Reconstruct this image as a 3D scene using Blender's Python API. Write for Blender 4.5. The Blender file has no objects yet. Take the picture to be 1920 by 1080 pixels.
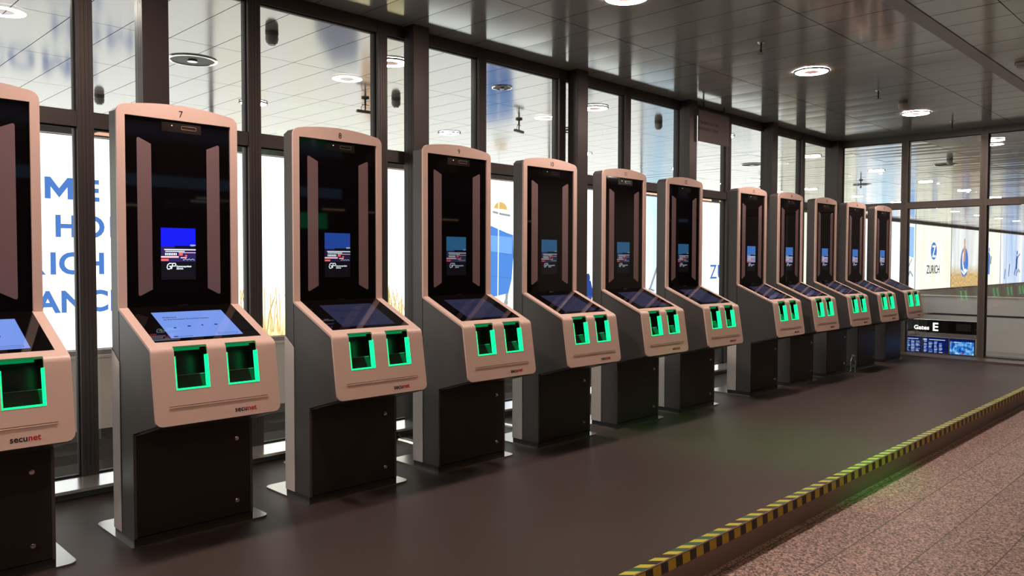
import bpy, bmesh, math, random
from mathutils import Vector, Matrix
random.seed(7)
PI = math.pi
sc = bpy.context.scene
COL = sc.collection

# ------------------------------------------------------------------ helpers
def link(o, parent=None):
    COL.objects.link(o)
    if parent is not None:
        o.parent = parent
    return o

def tag(o, label=None, cat=None, group=None, kind=None):
    if label: o['label'] = label
    if cat: o['category'] = cat
    if group: o['group'] = group
    if kind: o['kind'] = kind
    return o

def empty(name, loc, label=None, cat=None, group=None, kind=None, rz=0.0):
    o = bpy.data.objects.new(name, None)
    o.location = loc
    o.rotation_euler = (0, 0, rz)
    o.empty_display_size = 0.1
    link(o)
    return tag(o, label, cat, group, kind)

class MB:
    """collects shapes of one object in a bmesh"""
    def __init__(s):
        s.bm = bmesh.new(); s.slot = 0
    def _fin(s, geom_faces):
        for f in geom_faces: f.material_index = s.slot
    def box(s, x0, x1, y0, y1, z0, z1, bev=0.0, seg=2):
        vs = [s.bm.verts.new(p) for p in ((x0,y0,z0),(x1,y0,z0),(x1,y1,z0),(x0,y1,z0),(x0,y0,z1),(x1,y0,z1),(x1,y1,z1),(x0,y1,z1))]
        fs = [s.bm.faces.new([vs[i] for i in q]) for q in ((0,3,2,1),(4,5,6,7),(0,1,5,4),(1,2,6,5),(2,3,7,6),(3,0,4,7))]
        s._fin(fs)
        if bev > 0:
            es = list({e for f in fs for e in f.edges})
            r = bmesh.ops.bevel(s.bm, geom=es, offset=bev, segments=seg, affect='EDGES', profile=0.5)
            s._fin(r['faces'])
        return s
    def face(s, pts):
        f = s.bm.faces.new([s.bm.verts.new(p) for p in pts]); f.material_index = s.slot; return f
    def prism(s, poly, axis, a, b):
        """poly: 2D points; axis 'x': (y,z), 'y': (x,z), 'z': (x,y)"""
        def P(u, v, w):
            return {'x': (w, u, v), 'y': (u, w, v), 'z': (u, v, w)}[axis]
        A = [s.bm.verts.new(P(u, v, a)) for u, v in poly]
        B = [s.bm.verts.new(P(u, v, b)) for u, v in poly]
        fs = [s.bm.faces.new(A[::-1]), s.bm.faces.new(B)]
        n = len(poly)
        for i in range(n):
            fs.append(s.bm.faces.new((A[i], A[(i+1) % n], B[(i+1) % n], B[i])))
        s._fin(fs)
        return s
    def lathe(s, prof, c=(0,0,0), n=32, cap=True):
        """prof: list of (r, z)"""
        rings = []
        for r, z in prof:
            rings.append([s.bm.verts.new((c[0]+r*math.cos(2*PI*k/n), c[1]+r*math.sin(2*PI*k/n), c[2]+z)) for k in range(n)])
        fs = []
        for a, b in zip(rings, rings[1:]):
            for k in range(n):
                fs.append(s.bm.faces.new((a[k], a[(k+1) % n], b[(k+1) % n], b[k])))
        if cap:
            if prof[0][0] > 1e-5: fs.append(s.bm.faces.new(rings[0][::-1]))
            if prof[-1][0] > 1e-5: fs.append(s.bm.faces.new(rings[-1]))
        s._fin(fs)
        return s
    def cyl(s, p0, p1, r, n=16):
        p0 = Vector(p0); p1 = Vector(p1); d = (p1-p0)
        m = d.to_track_quat('Z', 'Y').to_matrix()
        A = [s.bm.verts.new(p0+m@Vector((r*math.cos(2*PI*k/n), r*math.sin(2*PI*k/n), 0))) for k in range(n)]
        B = [s.bm.verts.new(p1+m@Vector((r*math.cos(2*PI*k/n), r*math.sin(2*PI*k/n), 0))) for k in range(n)]
        fs = [s.bm.faces.new(A[::-1]), s.bm.faces.new(B)]
        for k in range(n):
            fs.append(s.bm.faces.new((A[k], A[(k+1) % n], B[(k+1) % n], B[k])))
        s._fin(fs)
        return s
    def tube(s, pts, r, n=8):
        for a, b in zip(pts, pts[1:]): s.cyl(a, b, r, n)
        return s
    def text(s, body, size, M, depth=0.001, bold=0.0, align='CENTER', spacing=1.0, xs=1.0):
        cu = bpy.data.curves.new('t', 'FONT'); cu.body = body; cu.size = size
        cu.align_x = align; cu.extrude = depth; cu.offset = bold; cu.space_character = spacing
        cu.resolution_u = 4
        ob = bpy.data.objects.new('t', cu); COL.objects.link(ob)
        dg = bpy.context.evaluated_depsgraph_get(); dg.update()
        me = bpy.data.meshes.new_from_object(ob.evaluated_get(dg))
        me.transform(M @ Matrix.Diagonal((xs, 1, 1, 1)))
        n0 = len(s.bm.faces)
        s.bm.from_mesh(me)
        s.bm.faces.ensure_lookup_table()
        for f in s.bm.faces[n0:]: f.material_index = s.slot
        bpy.data.objects.remove(ob); bpy.data.curves.remove(cu); bpy.data.meshes.remove(me)
        return s
    def xf(s, M):
        bmesh.ops.transform(s.bm, matrix=M, verts=s.bm.verts); return s
    def build(s, name, mats, parent=None, smooth=None, recalc=True):
        if recalc: bmesh.ops.recalc_face_normals(s.bm, faces=s.bm.faces)
        me = bpy.data.meshes.new(name); s.bm.to_mesh(me); s.bm.free()
        for m in (mats if isinstance(mats, (list, tuple)) else [mats]): me.materials.append(m)
        if smooth is not None:
            me.polygons.foreach_set('use_smooth', [True]*len(me.polygons))
            me.set_sharp_from_angle(angle=math.radians(smooth))
        me.update()
        return link(bpy.data.objects.new(name, me), parent)

# ------------------------------------------------------------------ materials
def nmat(name):
    m = bpy.data.materials.new(name); m.use_nodes = True
    nt = m.node_tree; nt.nodes.clear()
    out = nt.nodes.new('ShaderNodeOutputMaterial')
    return m, nt, out

def N(nt, t, **kw):
    n = nt.nodes.new(t)
    for k, v in kw.items():
        if k in n.inputs: n.inputs[k].default_value = v
        else: setattr(n, k, v)
    return n

def pbr(name, col, rough=0.5, metal=0.0, noise=0.0, scale=8.0, bump=0.0, bscale=200.0, coat=0.0, spec=0.5, emi=None, estr=0.0, stretch=None):
    m, nt, out = nmat(name)
    b = N(nt, 'ShaderNodeBsdfPrincipled')
    b.inputs['Base Color'].default_value = (*col, 1); b.inputs['Roughness'].default_value = rough
    b.inputs['Metallic'].default_value = metal; b.inputs['Specular IOR Level'].default_value = spec
    b.inputs['Coat Weight'].default_value = coat
    if emi: b.inputs['Emission Color'].default_value = (*emi, 1); b.inputs['Emission Strength'].default_value = estr
    tc = N(nt, 'ShaderNodeTexCoord')
    src = tc.outputs['Object']
    if stretch:
        mp = N(nt, 'ShaderNodeMapping'); mp.inputs['Scale'].default_value = stretch
        nt.links.new(src, mp.inputs[0]); src = mp.outputs[0]
    if noise > 0:
        nz = N(nt, 'ShaderNodeTexNoise', Scale=scale, Detail=4.0)
        nt.links.new(src, nz.inputs['Vector'])
        mx = N(nt, 'ShaderNodeMix', data_type='RGBA')
        mx.inputs[6].default_value = (*[c*(1-noise) for c in col], 1)
        mx.inputs[7].default_value = (*[min(1, c*(1+noise)) for c in col], 1)
        nt.links.new(nz.outputs[0], mx.inputs[0]); nt.links.new(mx.outputs[2], b.inputs['Base Color'])
    if bump > 0:
        nb = N(nt, 'ShaderNodeTexNoise', Scale=bscale, Detail=3.0)
        nt.links.new(src, nb.inputs['Vector'])
        bp = N(nt, 'ShaderNodeBump', Strength=bump, Distance=0.002)
        nt.links.new(nb.outputs[0], bp.inputs['Height']); nt.links.new(bp.outputs[0], b.inputs['Normal'])
    nt.links.new(b.outputs[0], out.inputs[0])
    return m

def emit(name, col, strength):
    m, nt, out = nmat(name)
    e = N(nt, 'ShaderNodeEmission'); e.inputs[0].default_value = (*col, 1); e.inputs[1].default_value = strength
    nt.links.new(e.outputs[0], out.inputs[0])
    return m

def screenmat(name, col, strength):
    """a lit display behind glossy cover glass"""
    return pbr(name, (0.01, 0.01, 0.012), 0.06, emi=col, estr=strength)

M = {}
M['shell'] = pbr('kiosk_shell_paint', (0.74, 0.60, 0.53), 0.42, noise=0.03, scale=3, bump=0.05, bscale=400)
M['body'] = pbr('kiosk_body_paint', (0.085, 0.086, 0.085), 0.40, metal=0.1, noise=0.05, scale=3)
M['rear'] = pbr('kiosk_rear_cover_paint', (0.90, 0.88, 0.85), 0.45, metal=0.0, noise=0.03)
M['door'] = pbr('kiosk_door_laminate', (0.020, 0.017, 0.016), 0.38, noise=0.1, scale=5)
M['plinth'] = pbr('kiosk_plinth_black', (0.016, 0.016, 0.017), 0.45)
M['plate'] = pbr('brushed_base_plate', (0.50, 0.485, 0.46), 0.24, metal=1.0, noise=0.05, scale=30)
M['glass_black'] = pbr('black_cover_glass', (0.004, 0.003, 0.004), 0.03, spec=0.5)
M['lightbar'] = pbr('unlit_light_bar', (0.21, 0.155, 0.165), 0.12, noise=0.03)
M['chrome'] = pbr('chrome', (0.75, 0.75, 0.75), 0.15, metal=1.0)
M['ink'] = pbr('black_ink', (0.015, 0.012, 0.02), 0.5)
M['ink_red'] = pbr('red_ink', (0.50, 0.010, 0.03), 0.5)
M['sensor'] = pbr('sensor_black', (0.006, 0.006, 0.007), 0.15)
M['led'] = emit('led_white', (1, 1, 1), 2.0)
M['green'] = emit('scanner_green_light', (0.005, 0.80, 0.21), 2.3)
M['recess'] = pbr('scanner_recess', (0.010, 0.012, 0.011), 0.28)
M['green_glow_paint'] = emit('scanner_glow_paint', (0.0, 0.55, 0.16), 0.42)
M['platen'] = pbr('scanner_platen_glass', (0.008, 0.012, 0.01), 0.08)
M['alu'] = pbr('window_aluminium_grey', (0.058, 0.054, 0.052), 0.42, metal=0.25, noise=0.04, scale=4)
M['alu_far'] = pbr('far_window_aluminium', (0.15, 0.145, 0.13), 0.42, metal=0.2, noise=0.04, scale=4)
M['sill'] = pbr('sill_aluminium', (0.86, 0.84, 0.80), 0.20, metal=0.75, noise=0.04)
M['gasket'] = pbr('gasket_black', (0.008, 0.008, 0.008), 0.6)
M['kick'] = pbr('kickboard_grey', (0.12, 0.12, 0.12), 0.4)
M['dark'] = pbr('dark_void', (0.02, 0.018, 0.017), 0.8)
M['white_plastic'] = pbr('white_plastic', (0.7, 0.69, 0.66), 0.4)
M['board'] = pbr('sign_board_matt', (0.30, 0.26, 0.245), 0.6)
M['parapet'] = pbr('parapet_beige', (0.80, 0.72, 0.65), 0.6, noise=0.05, scale=2)
M['darkwall'] = pbr('lower_wall_dark', (0.10, 0.09, 0.082), 0.6, noise=0.1)
M['outfloor'] = pbr('lower_hall_floor', (0.40, 0.38, 0.36), 0.5, noise=0.1)
M['backwall'] = pbr('back_wall_brown', (0.075, 0.05, 0.04), 0.6, noise=0.15, scale=1)
M['ring_in'] = emit('ring_light_warm', (1.0, 0.70, 0.60), 260.0)
M['ring_out'] = emit('ring_light_white', (1.0, 0.90, 0.80), 75.0)
M['ring_core'] = pbr('ring_core_diffuser', (0.75, 0.50, 0.46), 0.5, emi=(1.0, 0.55, 0.5), estr=0.35)
M['fixture'] = pbr('fixture_dark_metal', (0.05, 0.05, 0.05), 0.35, metal=0.6)
M['blackhole'] = pbr('diffuser_black', (0.012, 0.012, 0.012), 0.5)
M['ringmetal'] = pbr('diffuser_ring_metal', (0.7, 0.69, 0.66), 0.2, metal=0.9)
M['detector'] = pbr('detector_white', (0.55, 0.53, 0.50), 0.45)
M['detector_dark'] = pbr('detector_dark_band', (0.25, 0.25, 0.24), 0.5)  # darker base: shade and ceiling reflection put into the colour
M['riser'] = pbr('platform_riser_vinyl', (0.20, 0.155, 0.14), 0.45, noise=0.06, scale=3)

# floor vinyl: dark, faintly mottled, satin
def floor_mat():
    m, nt, out = nmat('dark_vinyl_floor')
    b = N(nt, 'ShaderNodeBsdfPrincipled')
    tc = N(nt, 'ShaderNodeTexCoord')
    n1 = N(nt, 'ShaderNodeTexNoise', Scale=0.9, Detail=5.0); n2 = N(nt, 'ShaderNodeTexNoise', Scale=60.0, Detail=2.0)
    nt.links.new(tc.outputs['Object'], n1.inputs['Vector']); nt.links.new(tc.outputs['Object'], n2.inputs['Vector'])
    mx = N(nt, 'ShaderNodeMix', data_type='RGBA'); mx.inputs[6].default_value = (0.048, 0.041, 0.038, 1); mx.inputs[7].default_value = (0.068, 0.058, 0.054, 1)
    nt.links.new(n1.outputs[0], mx.inputs[0]); nt.links.new(mx.outputs[2], b.inputs['Base Color'])
    mr = N(nt, 'ShaderNodeMapRange'); mr.inputs[3].default_value = 0.42; mr.inputs[4].default_value = 0.56
    nt.links.new(n1.outputs[0], mr.inputs[0]); nt.links.new(mr.outputs[0], b.inputs['Roughness'])
    bp = N(nt, 'ShaderNodeBump', Strength=0.08, Distance=0.001)
    nt.links.new(n2.outputs[0], bp.inputs['Height']); nt.links.new(bp.outputs[0], b.inputs['Normal'])
    b.inputs['Specular IOR Level'].default_value = 0.25
    nt.links.new(b.outputs[0], out.inputs[0])
    return m
M['floor'] = floor_mat()

def granite_mat():
    m, nt, out = nmat('pink_granite_slabs')
    b = N(nt, 'ShaderNodeBsdfPrincipled')
    tc = N(nt, 'ShaderNodeTexCoord')
    mp = N(nt, 'ShaderNodeMapping'); nt.links.new(tc.outputs['Object'], mp.inputs[0])
    vo = N(nt, 'ShaderNodeTexVoronoi', Scale=115.0); nt.links.new(mp.outputs[0], vo.inputs['Vector'])
    no = N(nt, 'ShaderNodeTexNoise', Scale=70.0, Detail=3.0); nt.links.new(mp.outputs[0], no.inputs['Vector'])
    bw = N(nt, 'ShaderNodeRGBToBW'); nt.links.new(vo.outputs['Color'], bw.inputs[0])
    ad = N(nt, 'ShaderNodeMath', operation='ADD'); nt.links.new(bw.outputs[0], ad.inputs[0]); nt.links.new(no.outputs[0], ad.inputs[1])
    rp = N(nt, 'ShaderNodeValToRGB'); e = rp.color_ramp.elements
    e[0].position = 0.34; e[0].color = (0.040, 0.030, 0.027, 1)
    e[1].position = 0.68; e[1].color = (0.66, 0.51, 0.45, 1)
    k = rp.color_ramp.elements.new(0.5); k.color = (0.31, 0.225, 0.195, 1)
    hf = N(nt, 'ShaderNodeMath', operation='MULTIPLY'); hf.inputs[1].default_value = 0.5
    nt.links.new(ad.outputs[0], hf.inputs[0]); nt.links.new(hf.outputs[0], rp.inputs[0])
    # slab joints
    br = N(nt, 'ShaderNodeTexBrick', Scale=1.0)
    br.offset = 0.5; br.inputs['Brick Width'].default_value = 0.9; br.inputs['Row Height'].default_value = 0.305
    br.inputs['Mortar Size'].default_value = 0.0035; br.inputs['Mortar Smooth'].default_value = 0.0
    mp2 = N(nt, 'ShaderNodeMapping'); mp2.inputs['Location'].default_value = (0.2, 2.33 - 0.305*0 , 0)
    nt.links.new(tc.outputs['Object'], mp2.inputs[0]); nt.links.new(mp2.outputs[0], br.inputs['Vector'])
    # slab to slab tone
    br.inputs['Color1'].default_value = (0.92, 0.92, 0.92, 1); br.inputs['Color2'].default_value = (1.06, 1.04, 1.0, 1)
    br.inputs['Mortar'].default_value = (0.22, 0.2, 0.18, 1)
    mu = N(nt, 'ShaderNodeMix', data_type='RGBA', blend_type='MULTIPLY'); mu.inputs[0].default_value = 1.0
    nt.links.new(rp.outputs[0], mu.inputs[6]); nt.links.new(br.outputs['Color'], mu.inputs[7])
    nt.links.new(mu.outputs[2], b.inputs['Base Color'])
    b.inputs['Roughness'].default_value = 0.42
    nt.links.new(b.outputs[0], out.inputs[0])
    return m
M['granite'] = granite_mat()

def ceil_mat(name, base, metal):
    m, nt, out = nmat(name)
    b = N(nt, 'ShaderNodeBsdfPrincipled')
    b.inputs['Base Color'].default_value = (*base, 1)
    b.inputs['Metallic'].default_value = metal; b.inputs['Roughness'].default_value = 0.12
    tc = N(nt, 'ShaderNodeTexCoord')
    mp = N(nt, 'ShaderNodeMapping'); mp.inputs['Scale'].default_value = (1.4, 0.55, 1)
    nt.links.new(tc.outputs['Object'], mp.inputs[0])
    nz = N(nt, 'ShaderNodeTexNoise', Scale=1.3, Detail=2.0)
    nt.links.new(mp.outputs[0], nz.inputs['Vector'])
    bp = N(nt, 'ShaderNodeBump', Strength=0.12, Distance=0.006)
    nt.links.new(nz.outputs[0], bp.inputs['Height']); nt.links.new(bp.outputs[0], b.inputs['Normal'])
    nt.links.new(b.outputs[0], out.inputs[0])
    return m
M['ceil'] = ceil_mat('lacquered_metal_ceiling', (0.66, 0.71, 0.69), 0.35)
M['ceil_out'] = ceil_mat('toned_down_metal_ceiling', (0.46, 0.43, 0.40), 0.30)  # copy of the ceiling metal, darkened to offset strong poster light

def glass_mat():
    """thin architectural pane: clear transmission plus Fresnel reflection"""
    m, nt, out = nmat('window_glass')
    tr = N(nt, 'ShaderNodeBsdfTransparent'); tr.inputs[0].default_value = (0.93, 0.95, 0.93, 1)
    gl = N(nt, 'ShaderNodeBsdfGlossy'); gl.inputs['Roughness'].default_value = 0.0; gl.inputs[0].default_value = (1, 1, 1, 1)
    fr = N(nt, 'ShaderNodeFresnel', IOR=1.95)
    mx = N(nt, 'ShaderNodeMixShader')
    nt.links.new(fr.outputs[0], mx.inputs[0]); nt.links.new(tr.outputs[0], mx.inputs[1]); nt.links.new(gl.outputs[0], mx.inputs[2])
    nt.links.new(mx.outputs[0], out.inputs[0])
    return m
M['glass'] = glass_mat()

def bottle_mat():
    m, nt, out = nmat('bottle_plastic')
    tr = N(nt, 'ShaderNodeBsdfTransparent'); tr.inputs[0].default_value = (0.80, 0.90, 0.87, 1)
    gl = N(nt, 'ShaderNodeBsdfGlossy'); gl.inputs['Roughness'].default_value = 0.05
    lw = N(nt, 'ShaderNodeLayerWeight', Blend=0.35)
    mx = N(nt, 'ShaderNodeMixShader')
    nt.links.new(lw.outputs['Facing'], mx.inputs[0]); nt.links.new(tr.outputs[0], mx.inputs[1]); nt.links.new(gl.outputs[0], mx.inputs[2])
    nt.links.new(mx.outputs[0], out.inputs[0])
    return m
M['bottle'] = bottle_mat()

def poster_mat(name, c1, c2, strength, streak=3.0, bottom=None, blevel=0.8):
    """backlit printed film: soft vertical streaks between two tones; optional ground colour below a height"""
    m, nt, out = nmat(name)
    tc = N(nt, 'ShaderNodeTexCoord')
    mp = N(nt, 'ShaderNodeMapping'); mp.inputs['Scale'].default_value = (1.0, 1.0, 0.12)
    nt.links.new(tc.outputs['Object'], mp.inputs[0])
    nz = N(nt, 'ShaderNodeTexNoise', Scale=streak, Detail=3.0)
    nt.links.new(mp.outputs[0], nz.inputs['Vector'])
    rp = N(nt, 'ShaderNodeValToRGB'); e = rp.color_ramp.elements
    e[0].position = 0.35; e[0].color = (*c1, 1); e[1].position = 0.65; e[1].color = (*c2, 1)
    nt.links.new(nz.outputs[0], rp.inputs[0])
    col = rp.outputs[0]
    if bottom:
        sp = N(nt, 'ShaderNodeSeparateXYZ'); nt.links.new(tc.outputs['Object'], sp.inputs[0])
        n2 = N(nt, 'ShaderNodeTexNoise', Scale=9.0, Detail=6.0); mp2 = N(nt, 'ShaderNodeMapping'); mp2.inputs['Scale'].default_value = (2.2, 1, 0.8)
        nt.links.new(tc.outputs['Object'], mp2.inputs[0]); nt.links.new(mp2.outputs[0], n2.inputs['Vector'])
        gr = N(nt, 'ShaderNodeValToRGB'); g = gr.color_ramp.elements
        g[0].position = 0.38; g[0].color = (*[c*0.55 for c in bottom], 1); g[1].position = 0.62; g[1].color = (*[min(1, c*1.25+.06) for c in bottom], 1)
        nt.links.new(n2.outputs[0], gr.inputs[0])
        mr = N(nt, 'ShaderNodeMapRange'); mr.inputs[1].default_value = blevel+0.3; mr.inputs[2].default_value = blevel-0.25
        nt.links.new(sp.outputs[2], mr.inputs[0])
        mx = N(nt, 'ShaderNodeMix', data_type='RGBA')
        nt.links.new(mr.outputs[0], mx.inputs[0]); nt.links.new(col, mx.inputs[6]); nt.links.new(gr.outputs[0], mx.inputs[7])
        col = mx.outputs[2]
    em = N(nt, 'ShaderNodeEmission', Strength=strength)
    nt.links.new(col, em.inputs[0]); nt.links.new(em.outputs[0], out.inputs[0])
    return m

# ------------------------------------------------------------------ measured layout (metres)
FZ = 0.06          # raised platform floor
GZ = -0.10         # granite floor
ZC = 3.258         # ceiling
YG = 1.141         # glass plane of the long window wall
XF = 12.25         # glass plane of the far window wall
EDGE = -1.983      # platform edge
W = 0.596; HW = W/2
YP = 8.2           # backlit poster wall

# ------------------------------------------------------------------ setting
def sbox(name, x0, x1, y0, y1, z0, z1, mat, **k):
    o = MB().box(x0, x1, y0, y1, z0, z1).build(name, mat)
    return tag(o, kind='structure', **k)

XL = -8.0
sbox('floor', XL, XF+0.45, EDGE, YG+0.12, FZ-0.06, FZ, M['floor'])
sbox('floor_granite', XL, 30, -14, EDGE+0.02, GZ-0.1, GZ, M['granite'])
sbox('trim_1', XL, XF+0.45, EDGE-0.004, EDGE+0.06, GZ, FZ-0.0605, M['riser'])
# the riser's own upper lip, flush with the vinyl
sbox('trim_2', XL, XF+0.45, EDGE-0.008, EDGE-0.0002, FZ-0.075, FZ+0.001, M['riser'])
sbox('floor_lower_hall', XL-2, 80, YG+0.3, YP+0.3, -2.5, -2.4, M['outfloor'])
sbox('floor_lower_hall.001', XF+0.9, 80, -8, YG+0.3, -2.5, -2.4, M['outfloor'])
sbox('wall_platform_edge', XL, XF+0.45, YG+0.12, YG+0.22, -2.4, FZ-0.01, M['darkwall'])
sbox('wall_platform_edge.001', XF+0.45, XF+0.62, -4.6, YG+0.22, -2.4, 0.055, M['darkwall'])
sbox('wall_back', XL, 30, -14.2, -14, GZ, ZC, M['backwall'])
sbox('wall_left', XL-0.2, XL, -14, YG, GZ, ZC, M['backwall'])
sbox('wall_left_outer', XL-2.2, XL-2, YG, YP+0.3, -2.4, ZC, M['parapet'])
sbox('wall_right', XF+0.62, 30, -4.75, -4.6, GZ, ZC, M['backwall'])
sbox('wall_parapet', XL-2, 80, YP-0.16, YP+0.25, -1.0, 0.02, M['parapet'])
sbox('trim_parapet_ledge', XL-2, 80, YP-0.18, YP+0.2, 0.02, 0.055, M['parapet'])
sbox('trim_poster_rail', XL-2, 80, YP-0.12, YP+0.2, 0.055, 0.125, M['board'])
sbox('wall_lower_dark', XL-2, 80, YP+0.0, YP+0.2, -2.4, -1.0, M['darkwall'])
sbox('trim_poster_fascia', XL-2, 80, YP-0.10, YP+0.2, 3.15, ZC, M['board'])
sbox('wall_far_hall', 80, 80.2, -8, YP+0.3, -2.4, ZC, M['parapet'])
sbox('wall_far_parapet', 38, 38.25, -8, YP-0.17, -0.85, -0.10, M['parapet'])
sbox('wall_far_parapet.001', 38.05, 38.25, -8, YP-0.17, -2.4, -0.95, M['parapet'])
sbox('trim_far_parapet_ledge', 37.9, 38.3, -8, YP-0.19, -0.10, -0.06, M['parapet'])
sbox('wall_far_right', XF+0.62, 80, -8.2, -8.0, -2.4, ZC, M['parapet'])

# ceilings: metal panels 0.38 x ~1.33 m with fine joints, each hanging at a slightly different tilt
def ceiling(name, x0, x1, seams, tilt=0.0011, mat='ceil'):
    b = MB()
    k0 = math.ceil((x0-1.905)/0.38); k1 = math.floor((x1-1.905)/0.38)
    xs = [x0]+[1.905+0.38*k for k in range(k0, k1+1) if x0+0.03 < 1.905+0.38*k < x1-0.03]+[x1]
    g = 0.0032
    for ya, yb in zip(seams, seams[1:]):
        for xa, xb in zip(xs, xs[1:]):
            t1 = random.uniform(-tilt, tilt); t2 = random.uniform(-tilt, tilt)*0.7; sag = random.uniform(0.0, tilt*0.8)
            P = []
            nu, nv = 5, 3
            for i in range(nu):
                for j in range(nv):
                    u = i/(nu-1); v = j/(nv-1)
                    z = ZC + t1*(u-0.5) + t2*(v-0.5) - sag*(1-(2*u-1)**2)
                    P.append(b.bm.verts.new((xa+g+(xb-xa-2*g)*u, ya+g+(yb-ya-2*g)*v, z)))
            for i in range(nu-1):
                for j in range(nv-1):
                    f = b.bm.faces.new((P[i*nv+j], P[i*nv+j+1], P[(i+1)*nv+j+1], P[(i+1)*nv+j])); f.material_index = 0; f.smooth = True
            ring = [P[i*nv] for i in range(nu)]+[P[(nu-1)*nv+j] for j in range(1, nv)]+[P[i*nv+nv-1] for i in range(nu-2, -1, -1)]+[P[j] for j in range(nv-2, 0, -1)]
            up = [b.bm.verts.new((v.co.x, v.co.y, ZC+0.02)) for v in ring]
            ring = [b.bm.verts.new(v.co) for v in ring]
            n = len(ring)
            for q in range(n):
                f = b.bm.faces.new((ring[q], ring[(q+1) % n], up[(q+1) % n], up[q])); f.material_index = 1
    b.slot = 1
    b.box(x0, x1, seams[0], seams[-1], ZC+0.021, ZC+0.12)
    o = b.build(name, [M[mat], M['dark']], recalc=False)
    return tag(o, kind='structure')
ceiling('ceiling', XL, XF, [-14, -12.6, -11.2, -9.85, -8.5, -7.2, -5.9, -4.58, -3.25, -2.425, -1.96])
ceiling('ceiling.001', XL, XF, [-1.835, -1.285, 0.09, YG-0.04])
ceiling('ceiling.002', XL-2, XF, [YG+0.08, 1.41, 2.735, 4.06, 5.385, 6.71, YP+0.2], tilt=0.0003, mat='ceil_out')
ceiling('ceiling.003', XF, 80, [-8, -6.6, -5.28, -3.95, -2.62, -1.285, 0.09, 1.41, 2.735, 4.06, 5.385, 6.71, YP+0.2], tilt=0.0032, mat='ceil_out')
# lighter service channel let into the ceiling
sbox('trim_ceiling_channel', XL, XF-0.06, -1.957, -1.838, ZC-0.006, ZC+0.02, pbr('ceiling_channel', (0.42, 0.42, 0.40), 0.4, metal=0.2))

# ------------------------------------------------------------------ window walls
MX0, MP = 1.514, 1.0622
def mull_x(i): return MX0+MP*i
ZB, ZT, T0, T1 = 0.121, 3.165, 2.182, 2.271

def window_bay(n, fixed, a, b, axis, zb, matf, y0, y1):
    """one glazed bay between the lines a and b; axis 'x': bay runs along x at y=fixed, 'y': runs along y at x=fixed"""
    root = empty('window_%d' % n, (a if axis == 'x' else fixed, fixed if axis == 'x' else a, FZ), kind='structure')
    L = Matrix.Translation(-root.location)
    def bx(m, u0, u1, v0, v1, z0, z1):
        if axis == 'x': m.box(u0, u1, v0, v1, z0, z1)
        else: m.box(v0, v1, u0, u1, z0, z1)
    f = MB()
    bx(f, a, b, y0, y1, ZT, ZC)                 # head rail
    bx(f, a, b, y0, y1, T0, T1)                 # transom
    bx(f, a, b, y0+0.01, y1, zb-0.06, zb)       # bottom rail
    f.xf(L); f.build('frame', matf, root)
    for k, (za, zb_) in enumerate(((zb, T0), (T1, ZT))):
        g = MB(); t = 0.008
        s0 = fixed-0.012; s1 = fixed+0.012
        bx(g, a, b, s0, s1, za, za+t); bx(g, a, b, s0, s1, zb_-t, zb_)
        bx(g, a, a+t, s0, s1, za+t, zb_-t); bx(g, b-t, b, s0, s1, za+t, zb_-t)
        g.xf(L); g.build('gasket', M['gasket'], root)
        p = MB()
        if axis == 'x': p.face(((a+t, fixed, za+t), (b-t, fixed, za+t), (b-t, fixed, zb_-t), (a+t, fixed, zb_-t)))
        else: p.face(((fixed, a+t, za+t), (fixed, b-t, za+t), (fixed, b-t, zb_-t), (fixed, a+t, zb_-t)))
        p.xf(L); p.build('glass_pane', M['glass'], root, recalc=False)
    return root

MWID = 0.045
nb = 1
xs = [mull_x(i) for i in range(-9, 10)]
for i, xm in enumerate(xs):
    m = MB()
    m.box(xm-MWID, xm+MWID, 1.098, 1.20, FZ, ZC)
    m.slot = 1; m.box(xm-0.0012, xm+0.0012, 1.0972, 1.0981, FZ, ZC)
    m.box(xm-0.022, xm-0.0205, 1.0972, 1.0981, FZ, ZC); m.box(xm+0.0205, xm+0.022, 1.0972, 1.0981, FZ, ZC)
    tag(m.build('trim_mullion', [M['alu'], M['gasket']]), kind='structure')
for a, b in zip(xs, xs[1:]):
    window_bay(nb, YG, a+MWID, b-MWID, 'x', ZB, M['alu'], 1.103, 1.19); nb += 1
window_bay(nb, YG, xs[-1]+MWID, XF-0.15, 'x', ZB, M['alu'], 1.103, 1.19); nb += 1
window_bay(nb, YG, XL, xs[0]-MWID, 'x', ZB, M['alu'], 1.103, 1.19); nb += 1
# structural posts in front of the glass
for x0 in (-6.2, -4.2, -2.2, -0.2, 1.795, 3.841, 5.837, 7.825, 9.848):
    m = MB()
    m.box(x0, x0+0.158, 0.972, 1.096, FZ, ZC, bev=0.004)
    m.slot = 1
    for q in (0.03, 0.06): m.box(x0-0.0006, x0+0.0002, 0.972+q, 0.972+q+0.0015, FZ, ZC-0.001)
    for z in (0.75, 1.55, 2.35, 2.95): m.cyl((x0-0.001, 1.0, z), (x0+0.001, 1.0, z), 0.004, 10)
    tag(m.build('column', [M['alu'], M['gasket']]), kind='structure')
m = MB(); m.box(12.06, XF+0.05, 1.0, 1.21, FZ, ZC, bev=0.004)
tag(m.build('column', M['alu']), kind='structure')
# sill shelf and kickboard
sbox('trim_sill', XL, XF-0.3, 0.838, 1.10, 0.102, 0.120, M['sill'])
sbox('trim_kickboard', XL, XF-0.3, 0.885, 1.10, FZ, 0.102, M['kick'])
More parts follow.
